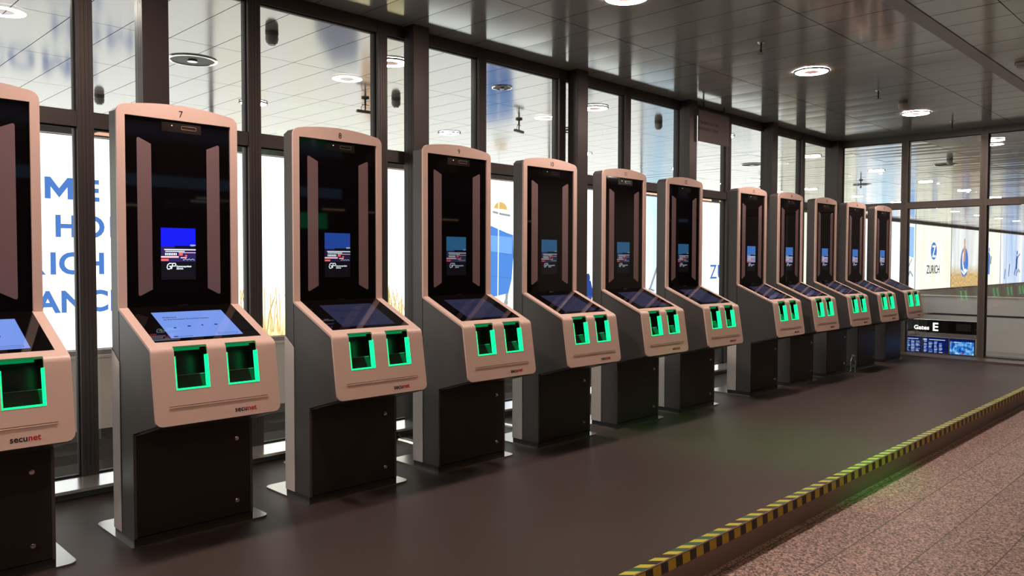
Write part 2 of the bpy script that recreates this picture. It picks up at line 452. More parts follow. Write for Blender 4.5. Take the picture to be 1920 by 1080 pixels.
# far wall
fy = [1.0, 0.09, -0.935, -1.965, -2.995, -4.03, -4.6]
for y in fy[1:]:
    m = MB(); m.box(XF-0.05, XF+0.08, y-0.045, y+0.045, FZ, ZC)
    m.slot = 1
    for q in (-0.015, 0.0, 0.015): m.box(XF-0.0508, XF-0.0499, y+q-0.001, y+q+0.001, FZ, ZC)
    tag(m.build('trim_far_mullion', [M['alu_far'], M['gasket']]), kind='structure')
for a, b in zip(fy[1:], fy):
    window_bay(nb, XF, a+0.045, b-(0.045 if b != fy[0] else 0.0), 'y', 0.091, M['alu_far'], XF-0.045, XF+0.07); nb += 1
sbox('trim_far_sill', XF-0.42, XF-0.045, -4.6, 0.99, FZ, 0.082, M['alu_far'])

# ------------------------------------------------------------------ tape
def stripes(bm, n, p0, du, width, a, b, c, fn):
    pass
def top_tape():
    b = MB(); p = 0.111; x = -2.0; k = 0
    cols = []
    while x < XF-0.42:
        # which dark ink: runs of green and black alternate as on the roll
        b.slot = 0
        b.face(((x+0.0, EDGE+0.048, 0), (x+0.052, EDGE+0.048, 0), (x+0.10, EDGE, 0), (x+0.048, EDGE, 0)))
        u = (x/0.9) % 3
        b.slot = 1 if (3.0 < x < 3.35 or 4.2 < x < 8.4 and (k % 2 == 0 or 5.0 < x < 7.0) or k % 3 == 0) else 2
        b.face(((x+0.052, EDGE+0.048, 0), (x+p, EDGE+0.048, 0), (x+p+0.048, EDGE, 0), (x+0.10, EDGE, 0)))
        x += p; k += 1
    r = bmesh.ops.extrude_face_region(b.bm, geom=list(b.bm.faces))
    bmesh.ops.translate(b.bm, vec=(0, 0, 0.0008), verts=[v for v in r['geom'] if isinstance(v, bmesh.types.BMVert)])
    for v in b.bm.verts: v.co.z += FZ+0.0011
    return b
YEL = pbr('tape_yellow', (0.72, 0.74, 0.06), 0.4, noise=0.05)
YEL2 = pbr('tape_yellow_ochre', (0.52, 0.40, 0.02), 0.45, noise=0.05)
GRN = pbr('tape_green', (0.02, 0.16, 0.07), 0.4)
BLK = pbr('tape_black', (0.018, 0.013, 0.014), 0.45)
o = top_tape().build('hazard_tape', [YEL, GRN, BLK])
tag(o, 'green and yellow striped tape lying on the dark floor along the platform edge', 'tape')
b = MB(); x = -2.0
while x < XF+0.4:
    for q, (u0, u1) in enumerate(((0, 0.062), (0.062, 0.118))):
        b.slot = q
        b.face(((x+u0, 0, 0.012), (x+u1, 0, 0.012), (x+u1+0.006, 0, -0.036), (x+u0+0.006, 0, -0.036)))
    x += 0.118
r = bmesh.ops.extrude_face_region(b.bm, geom=list(b.bm.faces))
bmesh.ops.translate(b.bm, vec=(0, -0.0008, 0), verts=[v for v in r['geom'] if isinstance(v, bmesh.types.BMVert)])
b.xf(Matrix.Translation((0, EDGE-0.0085, FZ-0.016)))
o = b.build('hazard_tape', [YEL2, BLK])
tag(o, 'black and yellow block tape stuck on the vertical front of the platform step', 'tape')

# ------------------------------------------------------------------ kiosk
A_, ZL, B_, ZCN, ZBZ = 0.389, 1.0045, 0.442, 0.6664, 1.175
t1 = Vector((0, -A_, ZL-ZBZ)).normalized(); L1 = math.hypot(A_, ZBZ-ZL)
t2 = Vector((0, -(B_-A_), ZCN-ZL)).normalized(); L2 = math.hypot(B_-A_, ZL-ZCN)
n1 = Vector((0, t1.z, -t1.y)); n1 = -n1 if n1.z < 0 else n1     # outward (up) normal of the desk
n2 = Vector((0, -abs(t2.z), abs(t2.y)))                           # outward (front) normal of the fascia
P1 = Vector((0, 0, ZBZ)); P2 = Vector((0, -A_, ZL))
def desk(x, s, d=0.0): v = P1+t1*s+n1*d; return Vector((x, v.y, v.z))
def fasc(x, s, d=0.0): v = P2+t2*s+n2*d; return Vector((x, v.y, v.z))
# frames for text: columns x, up, normal
MD = Matrix(((1, 0, 0, 0), (0, -t1.y, n1.y, 0), (0, -t1.z, n1.z, 0), (0, 0, 0, 1)))
MFa = Matrix(((1, 0, 0, 0), (0, -t2.y, n2.y, 0), (0, -t2.z, n2.z, 0), (0, 0, 0, 1)))
MU = Matrix(((1, 0, 0, 0), (0, 0, -1, 0), (0, 1, 0, 0), (0, 0, 0, 1)))
def at(Mx, p): return Matrix.Translation(p) @ Mx

def ztop(x):
    r = 0.032; z = 2.136+0.032*(1-(x/0.3)**2)
    e = abs(x)-(HW-r)
    if e > 0: z -= r-math.sqrt(max(0, r*r-e*e))
    return z

TH = 0.035     # lip radius
ang = math.acos(max(-1, min(1, t1.dot(t2)))); TL = TH*math.tan(ang/2)
def lip(k, n=6):
    """profile point k/n along the rounded lip, in the yz plane"""
    c = P1+t1*(L1-TL)-n1*TH
    a = k/n*ang
    v = n1*math.cos(a)+t1*math.sin(a)
    return c+v*TH
OPEN = ((-0.197, -0.043), (0.046, 0.200))
OPEN_S = 0.188

def console_shell():
    b = MB()
    xcols = [-HW, -HW+0.004, -HW+0.012, -HW+0.022, -HW+0.032, -0.256, OPEN[0][0], OPEN[0][1], OPEN[1][0], OPEN[1][1], 0.256, HW-0.032, HW-0.022, HW-0.012, HW-0.004, HW]
    rows = []   # (point yz, kind, param)
    for s in (0.0, 0.361): rows.append((desk(0, s), 'd', s))
    n = 6
    for k in range(0, n+1): rows.append((lip(k, n), 'l', k))
    for s in (0.05, OPEN_S, L2-0.032, L2-0.022, L2-0.012, L2-0.004, L2): rows.append((fasc(0, s), 'f', s))
    hw = []
    for p, kd, s in rows:
        w = HW
        if kd == 'f':
            e = s-(L2-0.032)
            if e > 0: w = HW-0.032+math.sqrt(max(0, 0.032**2-e*e))
        hw.append(w)
    grid = []
    for (p, kd, s), w in zip(rows, hw):
        grid.append([b.bm.verts.new((max(-w, min(w, x)), p.y, p.z)) for x in xcols])
    for i in range(len(rows)-1):
        k0, k1 = rows[i][1], rows[i+1][1]
        for j in range(len(xcols)-1):
            xm = (xcols[j]+xcols[j+1])/2
            if i == 0 and abs(xm) < 0.256: continue                 # black desk glass
            inop = any(a < xm < c for a, c in OPEN)
            if inop and (k0 == 'l' or (k0 == 'f' and rows[i+1][2] <= OPEN_S+1e-6)): continue
            vs = []
            for v in (grid[i][j], grid[i][j+1], grid[i+1][j+1], grid[i+1][j]):
                if not vs or all((v.co-u.co).length > 1e-6 for u in vs): vs.append(v)
            if len(vs) >= 3: b.bm.faces.new(vs)
    bmesh.ops.remove_doubles(b.bm, verts=b.bm.verts, dist=1e-5)
    bmesh.ops.recalc_face_normals(b.bm, faces=b.bm.faces)
    up = sum((f.normal.z*f.calc_area() - f.normal.y*f.calc_area() for f in b.bm.faces))
    if up < 0: bmesh.ops.reverse_faces(b.bm, faces=b.bm.faces)
    bmesh.ops.solidify(b.bm, geom=list(b.bm.faces), thickness=0.012)
    # groove line: a thin raised bead, its shadow gap painted as a black strip above
    for s0, s1, d in ((0.2575, 0.2600, 0.0004), (0.2625, 0.2655, 0.0035)):
        b.slot = 1 if d < 0.001 else 0
        v = [fasc(-0.235, s0, -0.001), fasc(0.237, s0, -0.001), fasc(0.237, s1, -0.001), fasc(-0.235, s1, -0.001)]
        w = [fasc(-0.235, s0, d), fasc(0.237, s0, d), fasc(0.237, s1, d), fasc(-0.235, s1, d)]
        V = [b.bm.verts.new(p) for p in v]; Wv = [b.bm.verts.new(p) for p in w]
        f = b.bm.faces.new(Wv); f.material_index = b.slot
        for q in range(4):
            f = b.bm.faces.new((V[q], V[(q+1) % 4], Wv[(q+1) % 4], Wv[q])); f.material_index = b.slot
    b.slot = 0
    return b

def slab(b, fn, x0, x1, s0, s1, d0, d1):
    v = [b.bm.verts.new(fn(x, s, d)) for d in (d0, d1) for x, s in ((x0, s0), (x1, s0), (x1, s1), (x0, s1))]
    for q in ((0, 3, 2, 1), (4, 5, 6, 7), (0, 1, 5, 4), (1, 2, 6, 5), (2, 3, 7, 6), (3, 0, 4, 7)):
        f = b.bm.faces.new([v[i] for i in q]); f.material_index = b.slot
    return b

def up_fn(x, s, d):   # upper display plane: s = height z, d towards the viewer
    return Vector((x, 0.004-d, s))

MESH = {}
def part(name, mats, parent, key, builder, smooth=None):
    """build the mesh once and share it between kiosks"""
    if key in MESH:
        return link(bpy.data.objects.new(name, MESH[key]), parent)
    b = builder()
    b.xf(Matrix.Translation((0, 0, -FZ)))
    o = b.build(name, mats, parent, smooth=smooth)
    MESH[key] = o.data
    return o

def b_bezel():
    b = MB()
    xc = [-HW+HW*0+v for v in (0, 0.004, 0.010, 0.018, 0.032)]+[-0.26]
    xc = xc+[-0.2+0.04*k for k in range(11)]+[0.26]+[HW-v for v in (0.032, 0.018, 0.010, 0.004, 0)]
    zi = 2.094
    lo = [b.bm.verts.new((x, -0.006, ZBZ-0.004)) for x in xc]
    mi = [b.bm.verts.new((x, -0.006, zi)) for x in xc]
    hi = [b.bm.verts.new((x, -0.006, ztop(x))) for x in xc]
    for j in range(len(xc)-1):
        xm = (xc[j]+xc[j+1])/2
        b.bm.faces.new((mi[j], mi[j+1], hi[j+1], hi[j]))
        if abs(xm) > 0.26: b.bm.faces.new((lo[j], lo[j+1], mi[j+1], mi[j]))
    bmesh.ops.delete(b.bm, geom=[v for v in b.bm.verts if not v.link_faces], context='VERTS')
    for f in b.bm.faces:
        f.normal_update()
        if f.normal.y > 0: f.normal_flip()
    r = bmesh.ops.extrude_face_region(b.bm, geom=list(b.bm.faces))
    vs = [v for v in r['geom'] if isinstance(v, bmesh.types.BMVert)]
    bmesh.ops.translate(b.bm, vec=(0, 0.014, 0), verts=vs)
    return b
def b_column():
    b = MB()
    xc = [-HW+0.003+(W-0.006)*k/24 for k in range(25)]
    poly = [(x, ztop(x)-0.006) for x in xc][::-1]+[(-HW+0.003, 0.10), (HW-0.003, 0.10)]
    b.prism(poly, 'y', 0.009, 0.101)
    return b
def b_rear():
    b = MB()
    for s in (-1, 1):
        x = s*(HW-0.003)
        b.prism([(0.004, 0.10), (0.103, 0.10), (0.103, 0.976), (0.004, 0.915)], 'x', x, x+s*0.003)
    b.box(-HW, HW, 0.101, 0.104, 0.10, 0.976)
    return b
def b_housing():
    b = MB()
    poly = [(0.004, 1.168), (-A_+0.012, ZL-0.004), (-B_+0.012, ZCN+0.004), (-0.153, 0.594), (-0.153, 0.10), (0.004, 0.10)]
    for s in (-1, 1):
        b.prism(poly, 'x', s*(HW-0.004), s*(HW-0.018))
    b.prism([(-B_+0.012, ZCN+0.004), (-0.153, 0.594), (-0.153, 0.582), (-B_+0.012, ZCN-0.006)], 'x', -HW+0.018, HW-0.018)
    b.box(-HW+0.018, HW-0.018, -0.12, -0.10, 0.10, 0.60)
    return b
def b_shell(): return console_shell()
def b_glass():
    b = MB(); slab(b, up_fn, -0.2615, 0.2615, ZBZ-0.004, 2.096, -0.004, 0.0); return b
def b_bar(s):
    def f():
        b = MB()
        o_, i_ = 0.204*s, 0.137*s
        # tapered ends, rounded outer corners
        pts = [(i_, 1.259), (o_-0.012*s, 1.230), (o_-0.004*s, 1.229), (o_, 1.236), (o_, 1.986), (o_-0.004*s, 1.993), (o_-0.012*s, 1.992), (i_, 1.966)]
        b.prism(pts, 'y', 0.0042, 0.0030); return b
    return f
def b_upscreen():
    """the picture on the upper display: night sky, lit terminal, dark foot"""
    b = MB()
    def r(x0, x1, z0, z1, sl, d=0.0012):
        b.slot = sl; slab(b, up_fn, x0, x1, z0, z1, 0.0008, d)
    r(-0.096, 0.076, 1.305, 1.395, 2)            # foot
    r(-0.096, 0.076, 1.395, 1.470, 1)            # ground
    r(-0.096, 0.076, 1.470, 1.562, 0)            # sky
    r(-0.030, 0.076, 1.462, 1.474, 2, 0.0016)    # roof silhouette
    r(-0.080, 0.076, 1.452, 1.457, 3, 0.0018); r(-0.075, 0.020, 1.444, 1.448, 3, 0.0018); r(-0.010, 0.076, 1.438, 1.441, 5, 0.0018)
    for k in range(7): r(-0.076+k*0.0085, -0.071+k*0.0085, 1.426, 1.438, 3, 0.0017)
    r(-0.096, -0.010, 1.414, 1.422, 5, 0.0018); r(-0.096, -0.06, 1.398, 1.408, 4, 0.0018)
    r(-0.008, 0.010, 1.425, 1.436, 4, 0.0019); r(0.022, 0.032, 1.420, 1.428, 4, 0.0019); r(0.0, 0.030, 1.412, 1.417, 5, 0.0019)
    for k in range(10): r(0.012+k*0.006, 0.015+k*0.006, 1.402+(k % 3)*0.002, 1.405+(k % 3)*0.002, 3, 0.0018)
    b.slot = 3; uplogo(b)
    return b
def uplogo(b):
    def seg(p, q, w=0.0042):
        p = Vector((p[0], 0, p[1])); q = Vector((q[0], 0, q[1])); d = (q-p).normalized(); nn = Vector((-d.z, 0, d.x))*w/2
        v = [p-nn-d*w/2, q-nn+d*w/2, q+nn+d*w/2, p+nn-d*w/2]
        b.face([(a.x, 0.0018, a.z) for a in v])
    # rounded C followed by P, slanted, as the white force emblem
    Cc = [(-0.046, 1.386), (-0.056, 1.386), (-0.064, 1.380), (-0.068, 1.366), (-0.064, 1.358), (-0.056, 1.358), (-0.050, 1.364), (-0.049, 1.372), (-0.056, 1.372)]
    Pp = [(-0.046, 1.360), (-0.040, 1.386), (-0.028, 1.386), (-0.025, 1.380), (-0.028, 1.373), (-0.042, 1.373)]
    for L in (Cc, Pp):
        for a, c in zip(L, L[1:]): seg(a, c)
    b.text('Kantonspolizei', 0.0125, at(MU, (-0.022, 0.0020, 1.367)), depth=0.0001, bold=0.0003, align='LEFT')
    b.text('Zürich', 0.0125, at(MU, (-0.022, 0.0020, 1.356)), depth=0.0001, bold=0.0003, align='LEFT')
    b.text('IQZH', 0.011, at(MU, (0.048, 0.0020, 1.473)), depth=0.0001, align='LEFT')
    return b
def b_cam():
    b = MB()
    slab(b, up_fn, -0.085, 0.110, 2.036, 2.082, 0.0, 0.0010)
    b.slot = 1
    pts = []
    x0, x1, z0, z1, r = 0.010, 0.086, 2.053, 2.071, 0.006
    for cx, cz, a0 in ((x1-r, z1-r, 0), (x0+r, z1-r, 90), (x0+r, z0+r, 180), (x1-r, z0+r, 270)):
        for k in range(5):
            a = math.radians(a0+k*22.5); pts.append((cx+r*math.cos(a), cz+r*math.sin(a)))
    n = len(pts); cx = (x0+x1)/2; cz = (z0+z1)/2
    inn = [(cx+(x-cx)*(1-0.0016/0.038), cz+(z-cz)*(1-0.0016/0.009)) for x, z in pts]
    for k in range(n):
        b.face([(pts[k][0], 0.0028, pts[k][1]), (pts[(k+1) % n][0], 0.0028, pts[(k+1) % n][1]), (inn[(k+1) % n][0], 0.0028, inn[(k+1) % n][1]), (inn[k][0], 0.0028, inn[k][1])])
    b.slot = 2
    b.cyl((-0.036, 0.003, 2.068), (-0.036, 0.0015, 2.068), 0.0022, 12)
    return b
def b_slot():
    b = MB(); slab(b, desk, -0.018, 0.030, -0.001, 0.010, 0.0, 0.006); return b
def b_deskglass():
    b = MB(); slab(b, desk, -0.2565, 0.2565, 0.0, 0.3605, -0.010, -0.0006)
    return b
def b_touch():
    b = MB(); slab(b, desk, -0.172, 0.175, 0.066, 0.330, -0.0006, 0.0002); b.slot = 1; touchtext(b); return b
def touchtext(b):
    b.text('Welcome', 0.017, at(MD, desk(-0.140, 0.128, 0.0004)), depth=0.0001, bold=0.0003, align='LEFT')
    b.text('to the European Entry/Exit System', 0.017, at(MD, desk(-0.140, 0.150, 0.0004)), depth=0.0001, bold=0.0003, align='LEFT', xs=0.92)
    for x, s, w in ((-0.124, 0.225, 0.012), (-0.055, 0.215, 0.016), (0.013, 0.212, 0.009), (0.078, 0.212, 0.015)):
        slab(b, desk, x, x+w, s, s+0.011, 0.0003, 0.0006)
    slab(b, desk, -0.155, -0.135, 0.312, 0.322, 0.0003, 0.0006)
    b.text('Kantonspolizei', 0.011, at(MD, desk(-0.132, 0.321, 0.0004)), depth=0.0001, align='LEFT')
    for s0, s1 in ((0.303, 0.3045), (0.3175, 0.319)): slab(b, desk, 0.060, 0.155, s0, s1, 0.0003, 0.0006)
    for x0, x1 in ((0.060, 0.0615), (0.1535, 0.155)): slab(b, desk, x0, x1, 0.303, 0.319, 0.0003, 0.0006)
    return b
def b_scanner(i):
    a, c = OPEN[i]
    def f():
        b = MB(); D = 0.105; t = 0.004
        slab(b, fasc, a-t, c+t, 0.0, OPEN_S+t, -D-t, -D)          # back
        slab(b, fasc, a-t, a, 0.004, OPEN_S+t, -D, -0.012)        # left
        slab(b, fasc, c, c+t, 0.004, OPEN_S+t, -D, -0.012)        # right
        slab(b, fasc, a, c, OPEN_S, OPEN_S+t, -D, -0.012)         # bottom
        slab(b, fasc, a-t, c+t, -0.010, -0.006, -D, -0.030)       # top
        return b
    return f
def b_platen(i):
    a, c = OPEN[i]
    def f():
        b = MB()
        p = [(OPEN_S-0.001, -0.030), (OPEN_S-0.066, -0.044), (OPEN_S-0.066, -0.104), (OPEN_S-0.001, -0.104)]
        A = [b.bm.verts.new(fasc(a+0.001, s, d)) for s, d in p]; Bv = [b.bm.verts.new(fasc(c-0.001, s, d)) for s, d in p]
        b.bm.faces.new(A); b.bm.faces.new(Bv[::-1])
        for k in range(4): b.bm.faces.new((A[k], A[(k+1) % 4], Bv[(k+1) % 4], Bv[k]))
        b.slot = 1; slab(b, fasc, a+0.001, c-0.001, OPEN_S-0.0675, OPEN_S-0.066, -0.046, -0.0435)
        return b
    return f
def b_ledframe(i):
    a, c = OPEN[i]
    def f():
        b = MB(); t = 0.0045; e = 0.0012
        slab(b, fasc, a, a+t, 0.036, OPEN_S, -0.022, e)
        slab(b, fasc, c-t, c, 0.036, OPEN_S, -0.034, e)
        slab(b, fasc, a+t, c-t, OPEN_S-0.0075, OPEN_S, -0.020, e)
        b.slot = 1; slab(b, fasc, a+0.002, c-0.030, -0.001, 0.010, -0.034, -0.018); slab(b, fasc, a, c, -0.0075, -0.0055, -0.030, -0.010)  # top strips glow in place of the lip lit by the frame
        return b
    return f
def b_logo():
    b = MB()
    b.text('secu', 0.0335, at(MFa, fasc(0.066, 0.318, 0.0004)), depth=0.0003, bold=0.0007, align='LEFT', spacing=1.02)
    xmax = max(v.co.x for v in b.bm.verts)
    b.slot = 1
    b.text('net', 0.0335, at(MFa, fasc(xmax+0.0025, 0.318, 0.0004)), depth=0.0003, bold=0.0007, align='LEFT', spacing=1.02)
    return b
def b_door():
    b = MB(); b.box(-0.279, 0.279, -0.156, -0.125, 0.106, 0.584, bev=0.002); return b
def b_doorframe(s):
    def f():
        b = MB(); b.box(*((-HW+0.018, -0.2815) if s < 0 else (0.2815, HW-0.018)), -0.150, -0.12, 0.10, 0.594); return b
    return f
def b_lock(z):
    def f():
        b = MB()
        b.cyl((0.205, -0.156, z), (0.205, -0.162, z), 0.0105, 20); b.cyl((0.205, -0.162, z), (0.205, -0.170, z), 0.0075, 16)
        b.box(0.2035, 0.2065, -0.176, -0.170, z-0.007, z+0.007)
        return b
    return f
def b_plinth():
    b = MB(); b.box(-HW+0.004, HW-0.004, -0.150, 0.100, FZ+0.008, 0.1005); return b
def b_plate():
    x0, x1, y0, y1, r = -0.312, 0.378, -0.172, 0.335, 0.045
    pts = []
    for cx, cy, a0 in ((x1-r, y1-r, 0), (x0+r, y1-r, 90), (x0+r*0.3, y0+r*0.3, 180), (x1-r, y0+r, 270)):
        rr = r if a0 != 180 else r*0.3
        for k in range(7):
            a = math.radians(a0+k*15); pts.append((cx+rr*math.cos(a), cy+rr*math.sin(a)))
    b = MB(); b.prism(pts, 'z', FZ+0.001, FZ+0.0085); return b

UPMAT = {}  # dimmer levels carry the slanted-view falloff in their colour
def upmats(level):
    if level not in UPMAT:
        sky, g, s = {'on': ((0.005, 0.01, 0.95), (0.03, 0.02, 0.14), 1.0), 'mid': ((0.02, 0.09, 0.50), (0.02, 0.02, 0.08), 0.55),
                     'teal': ((0.03, 0.16, 0.34), (0.03, 0.04, 0.10), 0.50), 'pale': ((0.06, 0.20, 0.62), (0.30, 0.34, 0.62), 0.75)}[level]
        w = {'on': 1.3, 'mid': 0.9, 'teal': 0.35, 'pale': 0.5}[level]
        UPMAT[level] = [screenmat('screen_sky_'+level, sky, s), screenmat('screen_ground_'+level, g, s*0.9), screenmat('screen_foot_'+level, (0.012, 0.012, 0.025), 0.3*s),
                        screenmat('screen_white_'+level, (0.85, 0.95, 1.0), w), screenmat('screen_red_'+level, (1.0, 0.12, 0.10), w), screenmat('screen_pink_'+level, (1.0, 0.55, 0.60), w)]
    return UPMAT[level]
LOGOW = screenmat('screen_logo_white', (0.85, 0.93, 1.0), 1.1)
TOUCH_ON = screenmat('touch_screen_lit', (0.19, 0.33, 0.86), 0.95)
TOUCH_DIM = screenmat('touch_screen_dim', (0.022, 0.027, 0.075), 0.7)  # dimmer copy: falloff from the slanted view put into the colour
TOUCH_INK = screenmat('touch_text_blue', (0.02, 0.03, 0.16), 0.8)
TOUCH_INK2 = screenmat('touch_text_dim', (0.012, 0.018, 0.09), 0.4)

def kiosk(num, x, level, lit, label):
    root = empty('border_control_kiosk', (x, 0, FZ), label, 'kiosk', 'self-service border kiosks standing in a row along the window wall')
    P = lambda *a, **k: part(*a, **k)
    P('base_plate', M['plate'], root, 'plate', b_plate)
    P('plinth', M['plinth'], root, 'plinth', b_plinth)
    P('column', M['body'], root, 'column', b_column)
    P('rear_cover', M['rear'], root, 'rear', b_rear)['label'] = 'light grey lower rear cover'
    P('housing', M['body'], root, 'housing', b_housing)
    P('bezel', M['shell'], root, 'bezel', b_bezel)
    g = P('display_glass', M['glass_black'], root, 'dglass', b_glass); g['label'] = 'tall black glossy display glass'
    P('light_bar', M['lightbar'], g, 'barL', b_bar(-1)); P('light_bar', M['lightbar'], g, 'barR', b_bar(1))
    P('display_screen', upmats(level), g, 'ups_'+level, b_upscreen)
    P('camera_sensor', [M['sensor'], M['chrome'], M['led']], g, 'cam', b_cam)
    P('console_shell', [M['shell'], M['ink']], root, 'shell', b_shell, smooth=40)
    dg = P('console_glass', M['glass_black'], root, 'deskg', b_deskglass)
    P('touch_screen', [TOUCH_ON, TOUCH_INK] if lit else [TOUCH_DIM, TOUCH_INK2], dg, 'touch%d' % lit, b_touch)
    P('card_slot', M['chrome'], root, 'slot', b_slot)
    for i in (0, 1):
        sc_ = P('fingerprint_scanner', M['recess'], root, 'scan%d' % i, b_scanner(i)); sc_['label'] = 'recessed fingerprint scanner edged in green light'
        P('scanner_platen', [M['platen'], M['ringmetal']], sc_, 'platen%d' % i, b_platen(i))
        P('scanner_light', [M['green'], M['green_glow_paint']], sc_, 'ledf%d' % i, b_ledframe(i))
    P('lettering', [M['ink'], M['ink_red']], root, 'logo', b_logo)
    d = P('cabinet_door', M['door'], root, 'door', b_door)
    P('door_lock', M['chrome'], d, 'lockA', b_lock(0.498)); P('door_lock', M['chrome'], d, 'lockB', b_lock(0.180))
    P('door_jamb', M['plinth'], root, 'dfa', b_doorframe(-1)); P('door_jamb', M['plinth'], root, 'dfb', b_doorframe(1))
    if num:
        nb_ = MB(); nb_.text(str(num), 0.046, at(MU, (0.005, -0.0065, 2.111)), depth=0.0004, bold=0.0003, spacing=1.05, xs=0.9)
        nb_.xf(Matrix.Translation((0, 0, -FZ))); nb_.build('number', M['ink'], root)
    return root

KX = {6: 0.698, 7: 1.612, 8: 2.533, 9: 3.450, 10: 4.373, 11: 5.293, 12: 6.204, 13: 7.480, 14: 8.344, 15: 9.282, 16: 10.202, 17: 11.143}
LV = {6: 'on', 7: 'on', 8: 'mid', 9: 'teal', 10: 'teal', 11: 'teal', 12: 'teal', 13: 'pale', 14: 'pale', 15: 'pale', 16: 'pale', 17: 'pale'}
LB = {6: 'leftmost border kiosk, cut off by the left edge of the photo',
      7: 'border kiosk numbered 7, nearest one shown whole, with a lit pale blue touch screen',
      8: 'border kiosk numbered 8, pinkish front and grey sides, standing between kiosks 7 and 9',
      9: 'border kiosk numbered 9, left of the blue suitcase poster, between kiosks 8 and 10',
      10: 'border kiosk numbered 10, fourth one shown whole or partly after the number 6 place',
      11: 'border kiosk numbered 11 standing between kiosks 10 and 12',
      12: 'border kiosk numbered 12, last before the wide gap under the white hanging notice',
      13: 'border kiosk just right of the wide gap, first of the farther group of five',
      14: 'border kiosk second in the farther group, directly behind the first one after the gap',
      15: 'border kiosk with the clear bottle standing at its base, third in the farther group',
      16: 'border kiosk next to last in the row, just beyond the one with the bottle',
      17: 'farthest border kiosk, in the corner beside the Gates E screens'}
LB[10] = 'border kiosk numbered 10 standing between kiosks 9 and 11'
for n_, x_ in KX.items():
    kiosk(n_, x_, LV[n_], 1 if n_ in (6, 7) else 0, LB[n_])

# cable covers running back from kiosks to the sill, with black cables
def cable_cover(x, label):
    b = MB(); b.prism([(-0.035, 0), (-0.025, 0.012), (0.025, 0.012), (0.035, 0)], 'y', 0.0, 0.30)
    r = empty('cable_cover', (x, 0.47, FZ), label, 'cable cover', 'cable covers on the floor behind the kiosks')
    b.build('cover', M['sill'], r)
    c = MB(); c.tube([(0.0, 0.30, 0.008), (0.01, 0.34, 0.02), (0.03, 0.365, 0.035), (0.02, 0.385, 0.05)], 0.006)
    c.tube([(0.02, 0.30, 0.008), (0.035, 0.345, 0.015), (0.01, 0.37, 0.03), (0.035, 0.388, 0.045)], 0.005)
    c.build('cable', M['gasket'], r)
cable_cover(2.62, 'flat silver cable cover on the floor behind kiosk 8')
cable_cover(3.56, 'flat silver cable cover on the floor behind kiosk 9')
cable_cover(4.47, 'flat silver cable cover on the floor behind kiosk 10')
cable_cover(7.35, 'flat silver cable cover on the floor in the wide gap after kiosk 12')

# ------------------------------------------------------------------ bottle
r = empty('water_bottle', (9.62, -0.215, FZ), 'small clear plastic bottle standing on the floor at the foot of a far kiosk', 'bottle')
b = MB(); b.lathe([(0.026, 0.001), (0.030, 0.006), (0.030, 0.045), (0.0285, 0.050), (0.030, 0.055), (0.030, 0.115), (0.0285, 0.120), (0.030, 0.125), (0.029, 0.140), (0.022, 0.165), (0.0135, 0.182), (0.0125, 0.198)], n=28, cap=False)
b.build('body', M['bottle'], r, smooth=50)
b = MB(); b.lathe([(0.0148, 0.196), (0.0148, 0.213), (0.013, 0.215)], n=24)
b.build('cap', M['white_plastic'], r, smooth=40)
b = MB(); b.lathe([(0.0303, 0.065), (0.0303, 0.105)], n=28, cap=False)
b.build('wrapper', pbr('bottle_wrapper', (0.42, 0.50, 0.48), 0.3), r, smooth=40)

# ------------------------------------------------------------------ notice hanging between post and mullion
r = empty('hanging_notice', (8.31, 0.945, 2.797), 'pale notice board with two lines of black text hanging near the ceiling', 'sign')
b = MB(); b.box(-0.345, 0.345, -0.006, 0.006, 0, 0.36)
b.build('board', pbr('notice_board_face', (0.15, 0.13, 0.12), 0.6), r)
b = MB()
b.text('randiert und der', 0.062, at(MU, (0.09, -0.0066, 0.205)), depth=0.0004, bold=0.0012, align='RIGHT')
b.text('maximalen Union', 0.062, at(MU, (0.09, -0.0066, 0.135)), depth=0.0004, bold=0.0012, align='RIGHT')
b.build('lettering', M['ink'], r)
b = MB(); b.box(-0.25, -0.22, 0.0, 0.004, 0.36, ZC-2.797); b.box(0.22, 0.25, 0.0, 0.004, 0.36, ZC-2.797)
b.build('bracket', M['fixture'], r)

# ------------------------------------------------------------------ Gates E sign and flight screens beyond the far glass
SX = XF+0.22
r = empty('gate_sign', (SX, -0.32, 0.305), 'black illuminated sign reading Gates E above flight screens, behind the far glass near the floor', 'sign')
MG = Matrix(((0, 0, -1, 0), (-1, 0, 0, 0), (0, 1, 0, 0), (0, 0, 0, 1)))     # text facing -x, reading towards -y
b = MB(); b.box(0.0, 0.10, -0.54, 0.54, 0.065, 0.25)
b.build('sign_panel', M['sensor'], r)
b = MB(); b.box(-0.01, 0.10, -0.54, 0.54, 0.004, 0.062)
b.build('silver_rail', M['sill'], r)
WHT = emit('sign_text_white', (1.0, 0.97, 0.95), 1.6)
b = MB()
b.text('Gates', 0.085, at(MG, (-0.001, 0.325, 0.105)), depth=0.0008, bold=0.0025, align='LEFT', spacing=1.05)
b.text('E', 0.165, at(MG, (-0.001, 0.075, 0.095)), depth=0.0008, bold=0.004, align='LEFT')
b.build('lettering', WHT, r)
b = MB(); b.box(-0.002, 0.0, -0.43, -0.24, 0.11, 0.21)
b.build('dim_display', pbr('dim_display', (0.04, 0.04, 0.045), 0.2), r)
FB = emit('flight_text_blue', (0.22, 0.40, 1.0), 0.9); FBG = emit('flight_screen_ground', (0.005, 0.012, 0.12), 0.9); FW = emit('flight_text_white', (0.8, 0.88, 1.0), 1.0)
